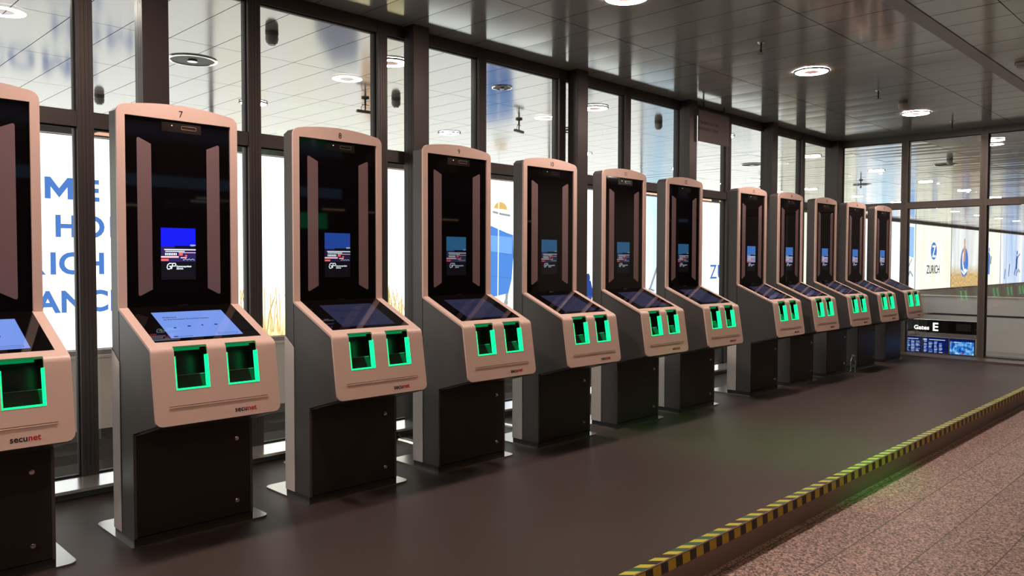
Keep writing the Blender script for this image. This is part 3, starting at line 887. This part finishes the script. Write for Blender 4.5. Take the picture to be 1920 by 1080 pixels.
def flight_screen(y0, y1, label):
    q = empty('flight_screen', (SX, (y0+y1)/2, 0.06), label, 'screen', 'flight screens under the Gates E sign')
    w = abs(y1-y0)/2
    b = MB(); b.box(0.004, 0.05, -w, w, 0.0, 0.243); b.build('casing', M['sensor'], q)
    b = MB(); b.box(0.002, 0.004, -w+0.006, w-0.006, 0.014, 0.238); b.build('display', FBG, q)
    return q, w
random.seed(3)
for (y0, y1, lb) in ((0.20, -0.10, 'flight information screen with blue columns of text, left under the Gates E sign'),
                     (-0.115, -0.46, 'flight information screen with blue and white columns, middle one under the Gates E sign')):
    q, w = flight_screen(y0, y1, lb)
    b = MB()
    cols = [(-w+0.02, 0.05), (-w+0.085, 0.06), (-w+0.16, 0.05), (-w+0.225, 0.06)]
    for row in range(15):
        z = 0.178-row*0.0118
        for ci, (c0, cw) in enumerate(cols):
            if random.random() < 0.12: continue
            l = cw*random.uniform(0.5, 1.0)
            if c0+l > w-0.01: l = w-0.012-c0
            b.slot = 1 if (ci+row) % 4 == 0 else 0
            b.box(0.0008, 0.0018, -(c0+l), -c0, z, z+0.0065)
    b.slot = 1
    b.box(0.0008, 0.0018, -(-w+0.06), w-0.01, 0.197, 0.214); b.box(0.0008, 0.0018, -(w-0.04), -(-w+0.09), 0.202, 0.210)
    b.build('text_rows', [FB, FW], q)
# map screen
q, w = flight_screen(-0.475, -0.80, 'screen showing a bright blue map, right under the Gates E sign')
def map_mat():
    m, nt, out = nmat('map_picture')
    tc = N(nt, 'ShaderNodeTexCoord'); nz = N(nt, 'ShaderNodeTexNoise', Scale=22.0, Detail=5.0)
    nt.links.new(tc.outputs['Object'], nz.inputs['Vector'])
    rp = N(nt, 'ShaderNodeValToRGB'); e = rp.color_ramp.elements
    e[0].position = 0.36; e[0].color = (0.01, 0.04, 0.30, 1); e[1].position = 0.66; e[1].color = (0.45, 0.80, 1, 1)
    k = rp.color_ramp.elements.new(0.5); k.color = (0.04, 0.30, 0.9, 1)
    nt.links.new(nz.outputs[0], rp.inputs[0]); em = N(nt, 'ShaderNodeEmission', Strength=0.95)
    nt.links.new(rp.outputs[0], em.inputs[0]); nt.links.new(em.outputs[0], out.inputs[0]); return m
b = MB(); b.box(0.0008, 0.0018, -w+0.008, w-0.008, 0.01, 0.200)
b.slot = 1; b.box(0.0002, 0.0008, w-0.05, w-0.035, 0.183, 0.192); b.box(0.0002, 0.0008, -0.02, 0.012, 0.014, 0.026)
b.slot = 2; b.box(0.0002, 0.0008, w-0.16, w-0.055, 0.183, 0.190)
b.build('map_picture', [map_mat(), emit('map_red', (1, 0.05, 0.05), 1.0), FW], q)

# ------------------------------------------------------------------ backlit posters (world x ranges measured on the poster wall)
PS = 2.0
BLU = emit('print_blue', (0.085, 0.22, 0.62), 1.25)
BLU2 = emit('print_suitcase_blue', (0.10, 0.30, 0.85), 1.2)
BLU3 = emit('print_suitcase_light', (0.20, 0.45, 0.95), 1.3)
NAVY = emit('print_navy', (0.03, 0.09, 0.40), 1.0)
DRK = emit('print_dark', (0.05, 0.06, 0.10), 0.8)
STRAW = emit('print_straw', (0.80, 0.52, 0.16), 1.3)
SKIN = emit('print_skin', (0.75, 0.42, 0.28), 1.0)
PALE = emit('print_pale', (0.9, 0.93, 1.0), 1.6)
GRY = emit('print_grey', (0.40, 0.42, 0.45), 1.1)
SKYP = emit('print_sky', (0.30, 0.55, 1.0), 1.25)
YF = YP-0.010
def poster(x0, x1, label, mat):
    r = empty('backlit_poster', ((x0+x1)/2, YP, 0.125), label, 'poster', 'backlit posters along the wall beyond the glass')
    w = (x1-x0)/2
    b = MB(); b.box(-w+0.012, w-0.012, 0.0, 0.10, 0.012, 3.015); b.build('light_panel', mat, r)
    f = MB(); f.box(-w, -w+0.012, -0.004, 0.1, 0, 3.025); f.box(w-0.012, w, -0.004, 0.1, 0, 3.025)
    f.box(-w+0.012, w-0.012, -0.004, 0.1, 0, 0.012); f.box(-w+0.012, w-0.012, -0.004, 0.1, 3.015, 3.025)
    f.build('frame', M['white_plastic'], r)
    return r
def pr(r, name, mats, fn):
    b = MB(); fn(b); b.xf(Matrix.Translation((-r.location.x, -r.location.y, -r.location.z)))
    b.build(name, mats, r)
def poly(b, pts, y=YF):  # thin printed patch with real thickness
    b.prism(pts, 'y', y, y+0.006)
def ell(cx, cz, rx, rz, n=28, a0=0, a1=360): return [(cx+rx*math.cos(math.radians(a0+(a1-a0)*k/n)), cz+rz*math.sin(math.radians(a0+(a1-a0)*k/n))) for k in range(n)]
def stroke(b, pts, w, y=YF):
    for p, q in zip(pts, pts[1:]):
        p = Vector(p); q = Vector(q); d = q-p
        if d.length < 1e-6: continue
        d.normalize(); nn = Vector((-d.y, d.x))*w/2
        poly(b, [tuple(p-nn), tuple(q-nn), tuple(q+nn), tuple(p+nn)], y)
def grass(b, x0, x1, z0, z1, n, w=0.012):
    for k in range(n):
        x = random.uniform(x0, x1); h = random.uniform(0.35, 1.0)*(z1-z0); l = random.uniform(-0.25, 0.25)*h
        b.slot = random.choice((0, 0, 1))
        stroke(b, [(x, z0), (x+l*0.4, z0+h*0.6), (x+l, z0+h)], w, YF-0.0002*k)

WHITE = poster_mat('poster_white', (0.98, 1.0, 0.93), (1.0, 1.0, 1.0), PS)
CREAM = poster_mat('poster_cream', (0.84, 0.84, 0.66), (1.0, 1.0, 0.90), 1.4)
CREAMG = poster_mat('poster_cream_grass', (1.0, 1.0, 0.86), (1.0, 1.0, 0.97), PS, bottom=(0.95, 0.68, 0.30), blevel=0.35)
CREAMG2 = poster_mat('poster_white_grass', (0.74, 0.76, 0.78), (1.0, 1.0, 0.98), 1.15, streak=1.6, bottom=(0.75, 0.50, 0.20), blevel=0.85)
SKYW = poster_mat('poster_ski', (0.42, 0.60, 0.95), (1.0, 1.0, 1.0), 1.15, streak=0.9)
PALEB = poster_mat('poster_pale_blue', (0.55, 0.80, 1.0), (1.0, 1.0, 1.0), 1.6, streak=1.2)

poster(XL-2, -4.0, 'plain white backlit panel at the far left end of the poster wall', WHITE)
poster(-4.0, 1.25, 'plain white backlit panel left of the large blue lettering', WHITE)
p = poster(1.3, 5.45, 'white backlit poster with large blue capital letters, seen between kiosks 6 and 7', WHITE)
def letters(b):
    TM = Matrix(((1, 0, 0, 0), (0, 0, -1, 0), (0, 1, 0, 0), (0, 0, 0, 1)))
    def em(x, z):       # capital M, 0.35 wide, 0.30 high
        w, h, t, y = 0.355, 0.30, 0.072, 0.014
        for q in ([(0, 0), (t, 0), (t, h), (0, h)], [(w-t, 0), (w, 0), (w, h), (w-t, h)],
                  [(t-0.001, h), (t-0.001, h-0.13), (w/2, 0.02), (w/2, 0.15)], [(w-t+0.001, h), (w-t+0.001, h-0.13), (w/2, 0.02), (w/2, 0.15)]):
            poly(b, [(x+u, z+v) for u, v in q], YF)
    em(3.119, 2.25); em(3.95, 1.735)
    for txt, x, z in (('E', 3.605, 2.25), ('HO', 3.225, 1.735), ('E', 4.38, 1.735), ('ICH', 3.155, 1.215), ('ANCE', 2.995, 0.68)):
        b.text(txt, 0.415, Matrix.Translation((x, YF, z)) @ TM, depth=0.003, bold=0.013, align='LEFT', spacing=1.06)
    for txt, x, z in (('WELCO', 3.04, 2.25), ('ZUR', 3.09, 1.215), ('INSUR', 2.93, 0.68)):
        b.text(txt, 0.415, Matrix.Translation((x, YF, z)) @ TM, depth=0.003, bold=0.013, align='RIGHT', spacing=1.06)
pr(p, 'lettering', BLU, letters)
p = poster(5.5, 9.4, 'cream backlit poster with golden grass along its foot, seen between kiosks 7 and 8', CREAMG)
pr(p, 'grass_print', [STRAW, emit('print_olive', (0.55, 0.50, 0.16), 1.3)], lambda b: grass(b, 5.6, 9.3, 0.2, 0.95, 150))
pr(p, 'figure_print', [emit('print_slate', (0.34, 0.38, 0.55), 1.2), emit('print_orange', (0.95, 0.62, 0.40), 1.4)], lambda b: (poly(b, [(7.3, 0.25), (8.1, 0.25), (8.25, 0.9), (8.2, 1.5), (7.7, 1.6), (7.35, 1.2)]), setattr(b, 'slot', 1), poly(b, [(8.3, 1.3), (8.55, 1.25), (8.7, 2.3), (8.5, 2.55), (8.3, 2.3)])))
p = poster(9.45, 13.4, 'white backlit poster with a large blue suitcase, seen right of kiosk 9', WHITE)
def suitcase(b):
    b.slot = 0; poly(b, [(11.40, 0.60), (12.10, 0.70), (12.20, 1.0), (12.25, 1.5), (12.24, 1.98), (12.05, 2.02), (11.6, 2.15), (11.42, 2.17)])
    b.slot = 1; poly(b, [(11.42, 1.60), (12.20, 1.56), (12.21, 1.93), (11.42, 1.96)], YF-0.003)
    for z in (1.60, 1.08): b.slot = 2; stroke(b, [(11.41, z+0.02), (12.20, z-0.05)], 0.014, YF-0.004)
pr(p, 'suitcase_print', [BLU2, BLU3, BLU], suitcase)
pr(p, 'wheel_print', GRY, lambda b: (poly(b, [(12.02, 0.70), (12.10, 0.70), (12.07, 0.52), (12.0, 0.52)]), poly(b, ell(12.03, 0.50, 0.06, 0.07))))
pr(p, 'hat_print', [STRAW, GRY], lambda b: (poly(b, ell(11.86, 2.52, 0.20, 0.16, a0=0, a1=180)), setattr(b, 'slot', 1), stroke(b, [(11.62, 2.46), (11.9, 2.42), (12.15, 2.40)], 0.045, YF-0.002)))
pr(p, 'handle_print', PALE, lambda b: stroke(b, [(11.77, 0.5), (11.80, 3.0)], 0.022, YF-0.008))
p = poster(13.45, 17.0, 'white backlit poster with small blue figures low down, seen between kiosks 10 and 11', WHITE)
pr(p, 'figure_print', [NAVY, BLU], lambda b: (poly(b, ell(14.85, 1.0, 0.07, 0.11)), poly(b, [(14.7, 0.95), (14.95, 0.93), (15.05, 0.62), (14.95, 0.40), (14.78, 0.55)]), stroke(b, [(14.72, 0.6), (14.6, 0.2)], 0.06), stroke(b, [(14.95, 0.5), (15.0, 0.18)], 0.06)))
p = poster(17.05, 19.6, 'pale blue and white backlit poster, seen between kiosks 11 and 12', PALEB)
pr(p, 'ski_print', GRY, lambda b: (stroke(b, [(17.45, 0.65), (17.9, 1.45)], 0.07), stroke(b, [(17.4, 0.68), (17.65, 0.62)], 0.05)))
p = poster(19.65, 25.0, 'white backlit poster with a thin blue capital Z, seen right of kiosk 12', WHITE)
def zed(b):
    TM = Matrix(((1, 0, 0, 0), (0, 0, -1, 0), (0, 1, 0, 0), (0, 0, 0, 1)))
    b.text('ZURICH', 0.60, Matrix.Translation((20.50, YF, 0.90)) @ TM, depth=0.003, bold=0.004, align='LEFT', spacing=1.1)
pr(p, 'lettering', BLU, zed)
poster(25.05, 31.4, 'cream backlit panel mostly hidden behind the farther kiosks', CREAM)
p = poster(31.45, 38.35, 'blue and white snow scene poster behind the far glass, left of the logo poster', PALEB)
pr(p, 'sky_print', SKYP, lambda b: poly(b, [(37.0, 1.75), (38.15, 1.60), (38.15, 3.0), (37.0, 3.0)]))
pr(p, 'skier_print', [GRY, DRK], lambda b: (stroke(b, [(37.5, 1.2), (37.9, 1.55)], 0.08), stroke(b, [(37.3, 0.55), (37.7, 1.0), (38.1, 0.75)], 0.10), setattr(b, 'slot', 1), stroke(b, [(37.1, 0.5), (37.3, 1.1)], 0.12)))
p = poster(38.4, 43.7, 'cream backlit poster with a round blue Z logo and the word ZURICH', CREAM)
def zlogo(b):
    TM = Matrix(((1, 0, 0, 0), (0, 0, -1, 0), (0, 1, 0, 0), (0, 0, 0, 1)))
    b.slot = 0; poly(b, ell(40.98, 1.94, 0.43, 0.42, n=40))
    b.slot = 1; b.text('Z', 0.80, Matrix.Translation((40.98, YF-0.004, 1.655)) @ TM, depth=0.002, bold=0.012)
    b.slot = 2; b.text('ZURICH', 0.56, Matrix.Translation((40.93, YF-0.002, 0.87)) @ TM, depth=0.002, bold=0.006, spacing=1.0, xs=0.95)
pr(p, 'logo_print', [BLU, PALE, DRK], zlogo)
p = poster(43.75, 50.2, 'backlit poster of a person with a blue and white swim ring above dry grass', CREAMG2)
def swim(b):
    b.slot = 0; poly(b, ell(46.0, 1.40, 0.68, 0.78, n=36))
    b.slot = 1; stroke(b, [(45.75, 1.95), (45.7, 1.3), (45.95, 0.95), (46.3, 1.0)], 0.16, YF-0.003); stroke(b, [(45.5, 0.98), (45.95, 0.78), (46.5, 1.0)], 0.09, YF-0.004)
    b.slot = 2; poly(b, [(45.75, 1.5), (46.1, 1.4), (46.15, 2.2), (46.0, 2.35), (45.85, 2.2)], YF-0.005); poly(b, ell(45.98, 2.48, 0.11, 0.20), YF-0.005)
    stroke(b, [(45.85, 2.15), (45.55, 1.75), (45.6, 1.4)], 0.07, YF-0.006); stroke(b, [(45.95, 0.7), (45.9, 0.35)], 0.06, YF-0.006); stroke(b, [(46.1, 0.7), (46.1, 0.35)], 0.06, YF-0.006)
pr(p, 'swimmer_print', [BLU, PALE, SKIN], swim)
p = poster(50.25, 53.2, 'cream backlit poster with a person in a blue top, partly behind a far mullion', CREAM)
pr(p, 'person_print', [BLU, DRK], lambda b: (poly(b, [(49.9+0.5, 0.75), (50.9, 0.70), (51.0, 1.75), (50.75, 2.0), (50.4, 1.9)]), poly(b, ell(50.75, 2.12, 0.10, 0.14)), setattr(b, 'slot', 1), stroke(b, [(51.1, 1.3), (51.2, 1.75)], 0.12)))
p = poster(53.25, 59.5, 'blue and white skiing poster at the right edge, behind the far glass', SKYW)
pr(p, 'skier_print', [NAVY, GRY], lambda b: (poly(b, [(56.9, 1.0), (57.25, 1.0), (57.35, 1.7), (57.1, 1.9), (56.95, 1.6)]), poly(b, ell(57.2, 2.02, 0.11, 0.14)), stroke(b, [(56.95, 1.1), (56.6, 0.62)], 0.12), stroke(b, [(57.2, 1.1), (57.1, 0.55)], 0.12), stroke(b, [(57.3, 1.7), (57.9, 1.95)], 0.07),
    stroke(b, [(54.2, 0.4), (54.4, 1.0)], 0.10), stroke(b, [(55.2, 0.55), (55.4, 1.3)], 0.12), setattr(b, 'slot', 1), stroke(b, [(57.3, 0.75), (57.6, 0.95), (58.0, 0.8)], 0.14)))
poster(59.55, 66.0, 'cream backlit panel beyond the skiing poster at the far right', CREAM)
poster(66.05, 80.0, 'white backlit panel at the far end of the poster wall', WHITE)

# ------------------------------------------------------------------ ceiling fittings
def cp(o, parent=None):
    c = o.copy(); COL.objects.link(c); c.parent = parent
    for ch in o.children: cp(ch, c)
    return c
def ring_light(x, y, inner):
    r = empty('ceiling_light', (x, y, ZC-0.004), None, 'ceiling light')
    b = MB(); b.lathe([(0.165, 0.0), (0.165, -0.012), (0.150, -0.014), (0.150, -0.002)], n=40, cap=False); b.build('rim', M['fixture'], r, smooth=40)
    b = MB(); b.lathe([(0.075, -0.0135), (0.149, -0.0125), (0.149, -0.002)], n=40, cap=False); b.build('light_ring', M['ring_in'] if inner else M['ring_out'], r)
    b = MB(); b.lathe([(0.0, -0.013), (0.076, -0.012), (0.076, -0.002)], n=40, cap=False); b.build('centre_disc', M['ring_core'], r)
    return r
ri = None
NAMES = {1: 'round ring light in the near ceiling, cut by the top edge of the photo', 2: 'round ring light in the near ceiling, the larger of the two shown whole',
         3: 'smaller farther round ring light in the near ceiling, towards the far glass wall'}
for k in range(-2, 4):
    o = ring_light(0, 0, True) if ri is None else cp(ri)
    if ri is None: ri = o
    o.location = (1.50+2.99*k, -0.60, ZC-0.004)
    tag(o, NAMES.get(k, 'unseen ring light added left of the picture to brighten the kiosk sides'), 'ceiling light', 'ring lights in the near ceiling')
for k in (-2, -1):  # unseen pair added to brighten the left faces of the kiosks
    o = cp(ri); o.location = (1.50+2.99*k, -3.3, ZC-0.004)
    tag(o, 'unseen ring light added left of the picture to brighten the kiosk sides', 'ceiling light', 'ring lights in the near ceiling')
ro = None
for row, y in enumerate((2.05, 4.74)):
    for k in range(-2, 14 if row == 0 else 25):
        x = 1.40+3.02*k
        o = ring_light(0, 0, False) if ro is None else cp(ro)
        if ro is None: ro = o
        o.location = (x, y, ZC-0.004)
        tag(o, 'round ring light in the bright ceiling beyond the glass', 'ceiling light', 'ring lights in the ceiling beyond the glass')
for k in range(24):  # rows after the first are unseen, added to light the far hall
    o = cp(ro); o.location = (13.55+3.02*(k % 8), (-0.72, -3.4, -6.4)[k//8], ZC-0.004); tag(o, 'round ring light in the ceiling behind the far glass wall, outer rows added for light', 'ceiling light', 'ring lights in the ceiling behind the far glass')

def detector(x, y, label, group='smoke detectors', big=1.0):
    r = empty('smoke_detector', (x, y, ZC-0.003), label, 'smoke detector', group)
    b = MB(); b.lathe([(0.052*big, 0.0), (0.052*big, -0.022), (0.046*big, -0.03)], n=28); b.build('base', M['detector_dark'], r, smooth=35)
    b = MB(); b.lathe([(0.050*big, -0.031), (0.052*big, -0.055), (0.044*big, -0.085), (0.030*big, -0.092), (0.030*big, -0.10)], n=28); b.build('dome', M['detector'], r, smooth=35)
    return r
detector(3.18, 1.98, 'smoke detector on the ceiling beyond the glass, above kiosk 8')
detector(3.02, 5.62, 'smoke detector beyond the glass just above the left corner of kiosk 7')
detector(8.78, 2.05, 'smoke detector beyond the glass above kiosk 12')
detector(5.45, 3.35, 'smoke detector beyond the glass in the narrow pane right of kiosk 8')
detector(9.62, -0.73, 'smoke detector on the near ceiling between the two ring lights')
detector(15.6, 0.45, 'smoke detector behind the far glass wall, upper middle pane')
r = empty('alarm_box', (8.55, -2.12, ZC-0.003), 'small flat white alarm box on the near ceiling at the right edge', 'alarm')
b = MB(); b.box(-0.06, 0.06, -0.045, 0.045, -0.03, 0.0, bev=0.006); b.build('base', M['detector'], r)
b = MB(); b.box(-0.045, 0.045, -0.03, 0.03, -0.045, -0.0301, bev=0.005); b.build('cover', M['detector'], r)

def sprinkler(x, y, label):
    r = empty('sprinkler', (x, y, ZC-0.003), label, 'sprinkler', 'sprinklers on the near ceiling')
    b = MB(); b.lathe([(0.030, 0.0), (0.028, -0.006), (0.012, -0.010)], n=20); b.build('escutcheon', M['ringmetal'], r, smooth=40)
    b = MB(); b.cyl((0, 0, -0.008), (0, 0, -0.05), 0.008, 12); b.tube([(0.004, 0, -0.05), (0.016, 0, -0.068), (0.006, 0, -0.09)], 0.003); b.tube([(-0.004, 0, -0.05), (-0.016, 0, -0.068), (-0.006, 0, -0.09)], 0.003)
    b.cyl((0, 0, -0.05), (0, 0, -0.088), 0.004, 8)
    b.build('bulb_frame', M['fixture'], r)
    b = MB(); b.lathe([(0.001, -0.092), (0.030, -0.094), (0.030, -0.090), (0.001, -0.089)], n=16, cap=False); b.build('deflector', M['fixture'], r)
sprinkler(6.22, -0.72, 'sprinkler on the near ceiling, nearest of the three, left of the large ring light')
sprinkler(8.83, -0.74, 'sprinkler on the near ceiling, between the two ring lights')
sprinkler(11.45, -0.74, 'sprinkler on the near ceiling, farthest one, close to the far glass wall')

def diffuser(x, y, R, label, lit=False):
    r = empty('air_diffuser', (x, y, ZC-0.002), label, 'air diffuser', 'round dark air diffusers in the ceiling beyond the glass')
    b = MB(); b.lathe([(R*1.18, 0.0), (R*1.15, -0.008), (R*1.02, -0.010), (R, -0.003)], n=40, cap=False); b.build('ring', M['ringmetal'], r, smooth=40)
    b = MB(); b.lathe([(0.0, -0.0035), (R, -0.004), (R, 0.0)], n=40, cap=False); b.build('dark_core', M['blackhole'], r)
    b = MB(); b.lathe([(R*0.22, -0.004), (R*0.24, -0.016), (R*0.14, -0.018)], n=20); b.build('centre_cap', M['ringmetal'], r, smooth=40)
diffuser(3.10, 3.32, 0.19, 'large round dark air diffuser beyond the glass, above kiosk 7')
diffuser(5.90, 2.08, 0.095, 'small round unlit downlight beyond the glass between kiosks 9 and 10')  # an unlit downlight, built from the diffuser shape
diffuser(8.47, 3.34, 0.19, 'large round dark air diffuser beyond the glass, above kiosk 11')
diffuser(13.84, 3.37, 0.19, 'round dark air diffuser beyond the glass, above the first kiosk of the farther group')
diffuser(19.2, 3.37, 0.19, 'round dark air diffuser beyond the glass near the far corner')
diffuser(16.4, 0.75, 0.17, 'round dark air diffuser behind the far glass wall, upper middle pane')

def camera_bar(x, y, rz, label):
    r = empty('hanging_sensor', (x, y, ZC-0.003), label, 'sensor', 'bar shaped sensors hanging from the ceiling beyond the glass', rz=rz)
    b = MB(); b.lathe([(0.045, 0), (0.045, -0.012), (0.02, -0.02)], n=20); b.build('mount', M['fixture'], r, smooth=40)
    b = MB(); b.cyl((0, 0, -0.015), (0, 0, -0.075), 0.011, 12); b.cyl((0, 0, -0.075), (0, 0, -0.14), 0.008, 12)
    b.box(-0.045, 0.045, -0.004, 0.004, -0.080, -0.074); b.build('stem', M['fixture'], r)
    b = MB(); b.box(-0.11, 0.11, -0.018, 0.018, -0.172, -0.140, bev=0.006); b.build('sensor_bar', pbr('sensor_bar_grey', (0.30, 0.30, 0.28), 0.4) if 'sensor_bar_grey' not in bpy.data.materials else bpy.data.materials['sensor_bar_grey'], r)
    b = MB(); b.tube([(-0.03, 0, -0.08), (-0.055, 0, -0.11), (-0.05, 0, -0.14)], 0.003, 6); b.build('cable', M['gasket'], r)
camera_bar(5.19, 3.58, -0.1, 'bar shaped sensor hanging beyond the glass, upper right of kiosk 8')
camera_bar(7.36, 3.25, 0.25, 'bar shaped sensor hanging beyond the glass, above kiosk 10')
for i, (x, y) in enumerate(((16.6, 4.6), (18.2, 3.0), (26.0, 0.4), (25.0, -0.9))):
    camera_bar(x, y, 0.4*i, ['small hanging sensor beyond the far glass near the corner post', 'small hanging sensor beyond the far glass above the last kiosk', 'small hanging sensor seen through the far right lower pane, left one', 'small hanging sensor seen through the far right lower pane, right one'][i])

# ------------------------------------------------------------------ hall behind the camera (what the kiosk glass mirrors, what warms the fronts)
WARM = emit('warm_fill_tube', (1.0, 0.55, 0.36), 9.0)  # unseen tubes added to warm the kiosk fronts
random.seed(5)
for k, (x, y, z, l) in enumerate([(x, y, 3.17, 1.6) for y in (-5.7, -4.7) for x in (-4.5, -1.5, 1.5, 4.5, 7.5)]):
    r = empty('linear_light', (x, y, z), 'unseen warm linear light added behind the viewer to warm the kiosk fronts', 'ceiling light', 'added warm linear lights behind the viewer')
    b = MB(); b.box(-l/2, l/2, -0.10, 0.10, 0.02, 0.085); b.build('casing', M['fixture'], r)
    b = MB(); b.box(-l/2+0.02, l/2-0.02, -0.085, 0.085, 0.0, 0.0199); b.build('light_tube', WARM, r)
EXG = emit('exit_green', (0.0, 0.42, 0.14), 1.2); EXW = emit('exit_white', (0.9, 1.0, 0.95), 1.5)
r = empty('exit_sign', (9.46, -12.0, 2.15), 'green exit sign hanging in the hall behind the viewer', 'sign')
b = MB(); b.box(-0.45, 0.45, -0.03, 0.03, 0, 0.35); b.build('light_box', EXG, r)
b = MB(); b.box(-0.42, -0.28, 0.031, 0.034, 0.05, 0.30); b.box(0.0, 0.2, 0.031, 0.034, 0.16, 0.20); b.box(0.08, 0.14, 0.031, 0.034, 0.1, 0.28); b.build('pictogram', EXW, r)
b = MB(); b.box(-0.3, -0.28, -0.01, 0.01, 0.35, ZC-2.15); b.box(0.28, 0.3, -0.01, 0.01, 0.35, ZC-2.15); b.build('rod', M['fixture'], r)
sbox('trim_back_fascia', XL, 30, -13.98, -13.90, 2.75, 3.05, pbr('blue_grey_fascia', (0.10, 0.16, 0.26), 0.5))
# unseen green lamp added above the walkway: tints floor and edge tape green
GL = emit('unseen_lamp_green', (0.10, 1.0, 0.20), 3.0)
r = empty('unseen_green_lamp', (5.6, -3.2, 3.08), 'unseen green lamp added over the walkway right of the picture', 'sign')
b = MB(); b.box(-0.45, 0.45, -0.10, 0.10, 0.02, ZC-3.085); b.build('casing', M['fixture'], r)
b = MB(); b.box(-0.43, 0.43, -0.09, 0.09, 0.0, 0.0199); b.build('lit_face', GL, r)
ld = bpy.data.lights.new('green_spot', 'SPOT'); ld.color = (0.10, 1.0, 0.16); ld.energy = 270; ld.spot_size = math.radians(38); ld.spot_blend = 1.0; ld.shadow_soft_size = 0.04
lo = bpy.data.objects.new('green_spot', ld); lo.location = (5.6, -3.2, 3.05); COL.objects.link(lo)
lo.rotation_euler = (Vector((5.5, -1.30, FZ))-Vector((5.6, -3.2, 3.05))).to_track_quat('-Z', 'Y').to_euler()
r = empty('direction_sign', (6.95, -12.0, 2.45), 'dark direction sign with white pictograms hanging in the hall behind the viewer', 'sign')
b = MB(); b.box(-0.75, 0.75, -0.03, 0.03, 0, 0.65); b.build('panel', M['sensor'], r)
DW = emit('dim_white', (0.8, 0.8, 0.8), 0.9)  # faint glow added so the pictograms show in the kiosk glass
b = MB()
for z in (0.42, 0.14):
    b.box(0.42, 0.62, 0.031, 0.034, z+0.06, z+0.075); b.box(0.25, 0.38, 0.031, 0.034, z-0.02, z+0.14); b.box(-0.10, 0.18, 0.031, 0.034, z+0.08, z+0.11); b.box(-0.22, 0.18, 0.031, 0.034, z+0.01, z+0.04)
b.build('pictograms', DW, r)
b = MB(); b.box(-0.5, -0.48, -0.01, 0.01, 0.65, ZC-2.45); b.box(0.48, 0.5, -0.01, 0.01, 0.65, ZC-2.45); b.build('rod', M['fixture'], r)
SH = emit('shop_window_glow', (0.10, 0.17, 0.28), 1.0)
r = empty('shop_transom', (5.5, -10.4, 2.72), 'pale blue lit shop transom in the hall behind the viewer', 'shop window')
b = MB(); b.box(-3.8, 3.8, -0.05, 0.0, 0, 0.20); b.build('lit_pane', SH, r)
b = MB(); b.box(-3.85, 3.85, -0.08, 0.02, 0.20, ZC-2.722); b.build('header', M['backwall'], r)
OR = emit('shelf_light_warm', (1.0, 0.62, 0.36), 2.6)
for k, (x, z, l) in enumerate(((5.75, 2.49, 0.5), (7.9, 2.60, 0.4), (9.3, 2.50, 0.45), (10.3, 2.62, 0.6), (11.5, 2.60, 0.5), (13.9, 2.52, 0.7), (17.0, 2.6, 0.7))):
    r = empty('linear_light', (x, -12.3, z), 'short warm shelf light in the hall behind the viewer', 'shop light', 'warm shelf lights behind the viewer')
    b = MB(); b.box(-l/2, l/2, -0.02, 0.02, 0.012, 0.03); b.build('casing', M['fixture'], r)
    b = MB(); b.box(-l/2, l/2, -0.015, 0.015, 0, 0.0119); b.build('light_tube', OR, r)
    b = MB(); b.box(-0.01, 0.01, -0.01, 0.01, 0.03, ZC-z); b.build('rod', M['fixture'], r)

# ------------------------------------------------------------------ world
w = bpy.data.worlds.new('World'); sc.world = w; w.use_nodes = True
bg = w.node_tree.nodes.get('Background') or w.node_tree.nodes.new('ShaderNodeBackground')
bg.inputs[0].default_value = (0.05, 0.045, 0.045, 1); bg.inputs[1].default_value = 0.3

# ------------------------------------------------------------------ camera
cd = bpy.data.cameras.new('camera'); cam = bpy.data.objects.new('camera', cd); COL.objects.link(cam)
F_ = Vector((0.7091691678619024, 0.7042148377678471, -0.03406689920820005))
R_ = Vector((0.7046776642026285, -0.7095238446306626, 0.0023029273655455033))
U_ = Vector((0.022549521679728613, 0.02563934804413109, 0.9994169014499843))
cam.matrix_world = Matrix(((R_.x, U_.x, -F_.x, 0), (R_.y, U_.y, -F_.y, -3.9365), (R_.z, U_.z, -F_.z, 1.4), (0, 0, 0, 1)))
cd.sensor_width = 36.0; cd.sensor_fit = 'HORIZONTAL'; cd.lens = 1466.49*36/1920
cd.clip_start = 0.05; cd.clip_end = 300
sc.camera = cam

vs = sc.view_settings
vs.view_transform = 'Standard'; vs.look = 'None'; vs.exposure = 0.0; vs.gamma = 1.0
vs.use_curve_mapping = False
cy = sc.cycles
cy.max_bounces = 8; cy.diffuse_bounces = 3; cy.glossy_bounces = 5; cy.transparent_max_bounces = 16; cy.transmission_bounces = 6
cy.caustics_reflective = False; cy.caustics_refractive = False
cy.sample_clamp_indirect = 6.0
cy.use_light_tree = True
cy.use_denoising = True
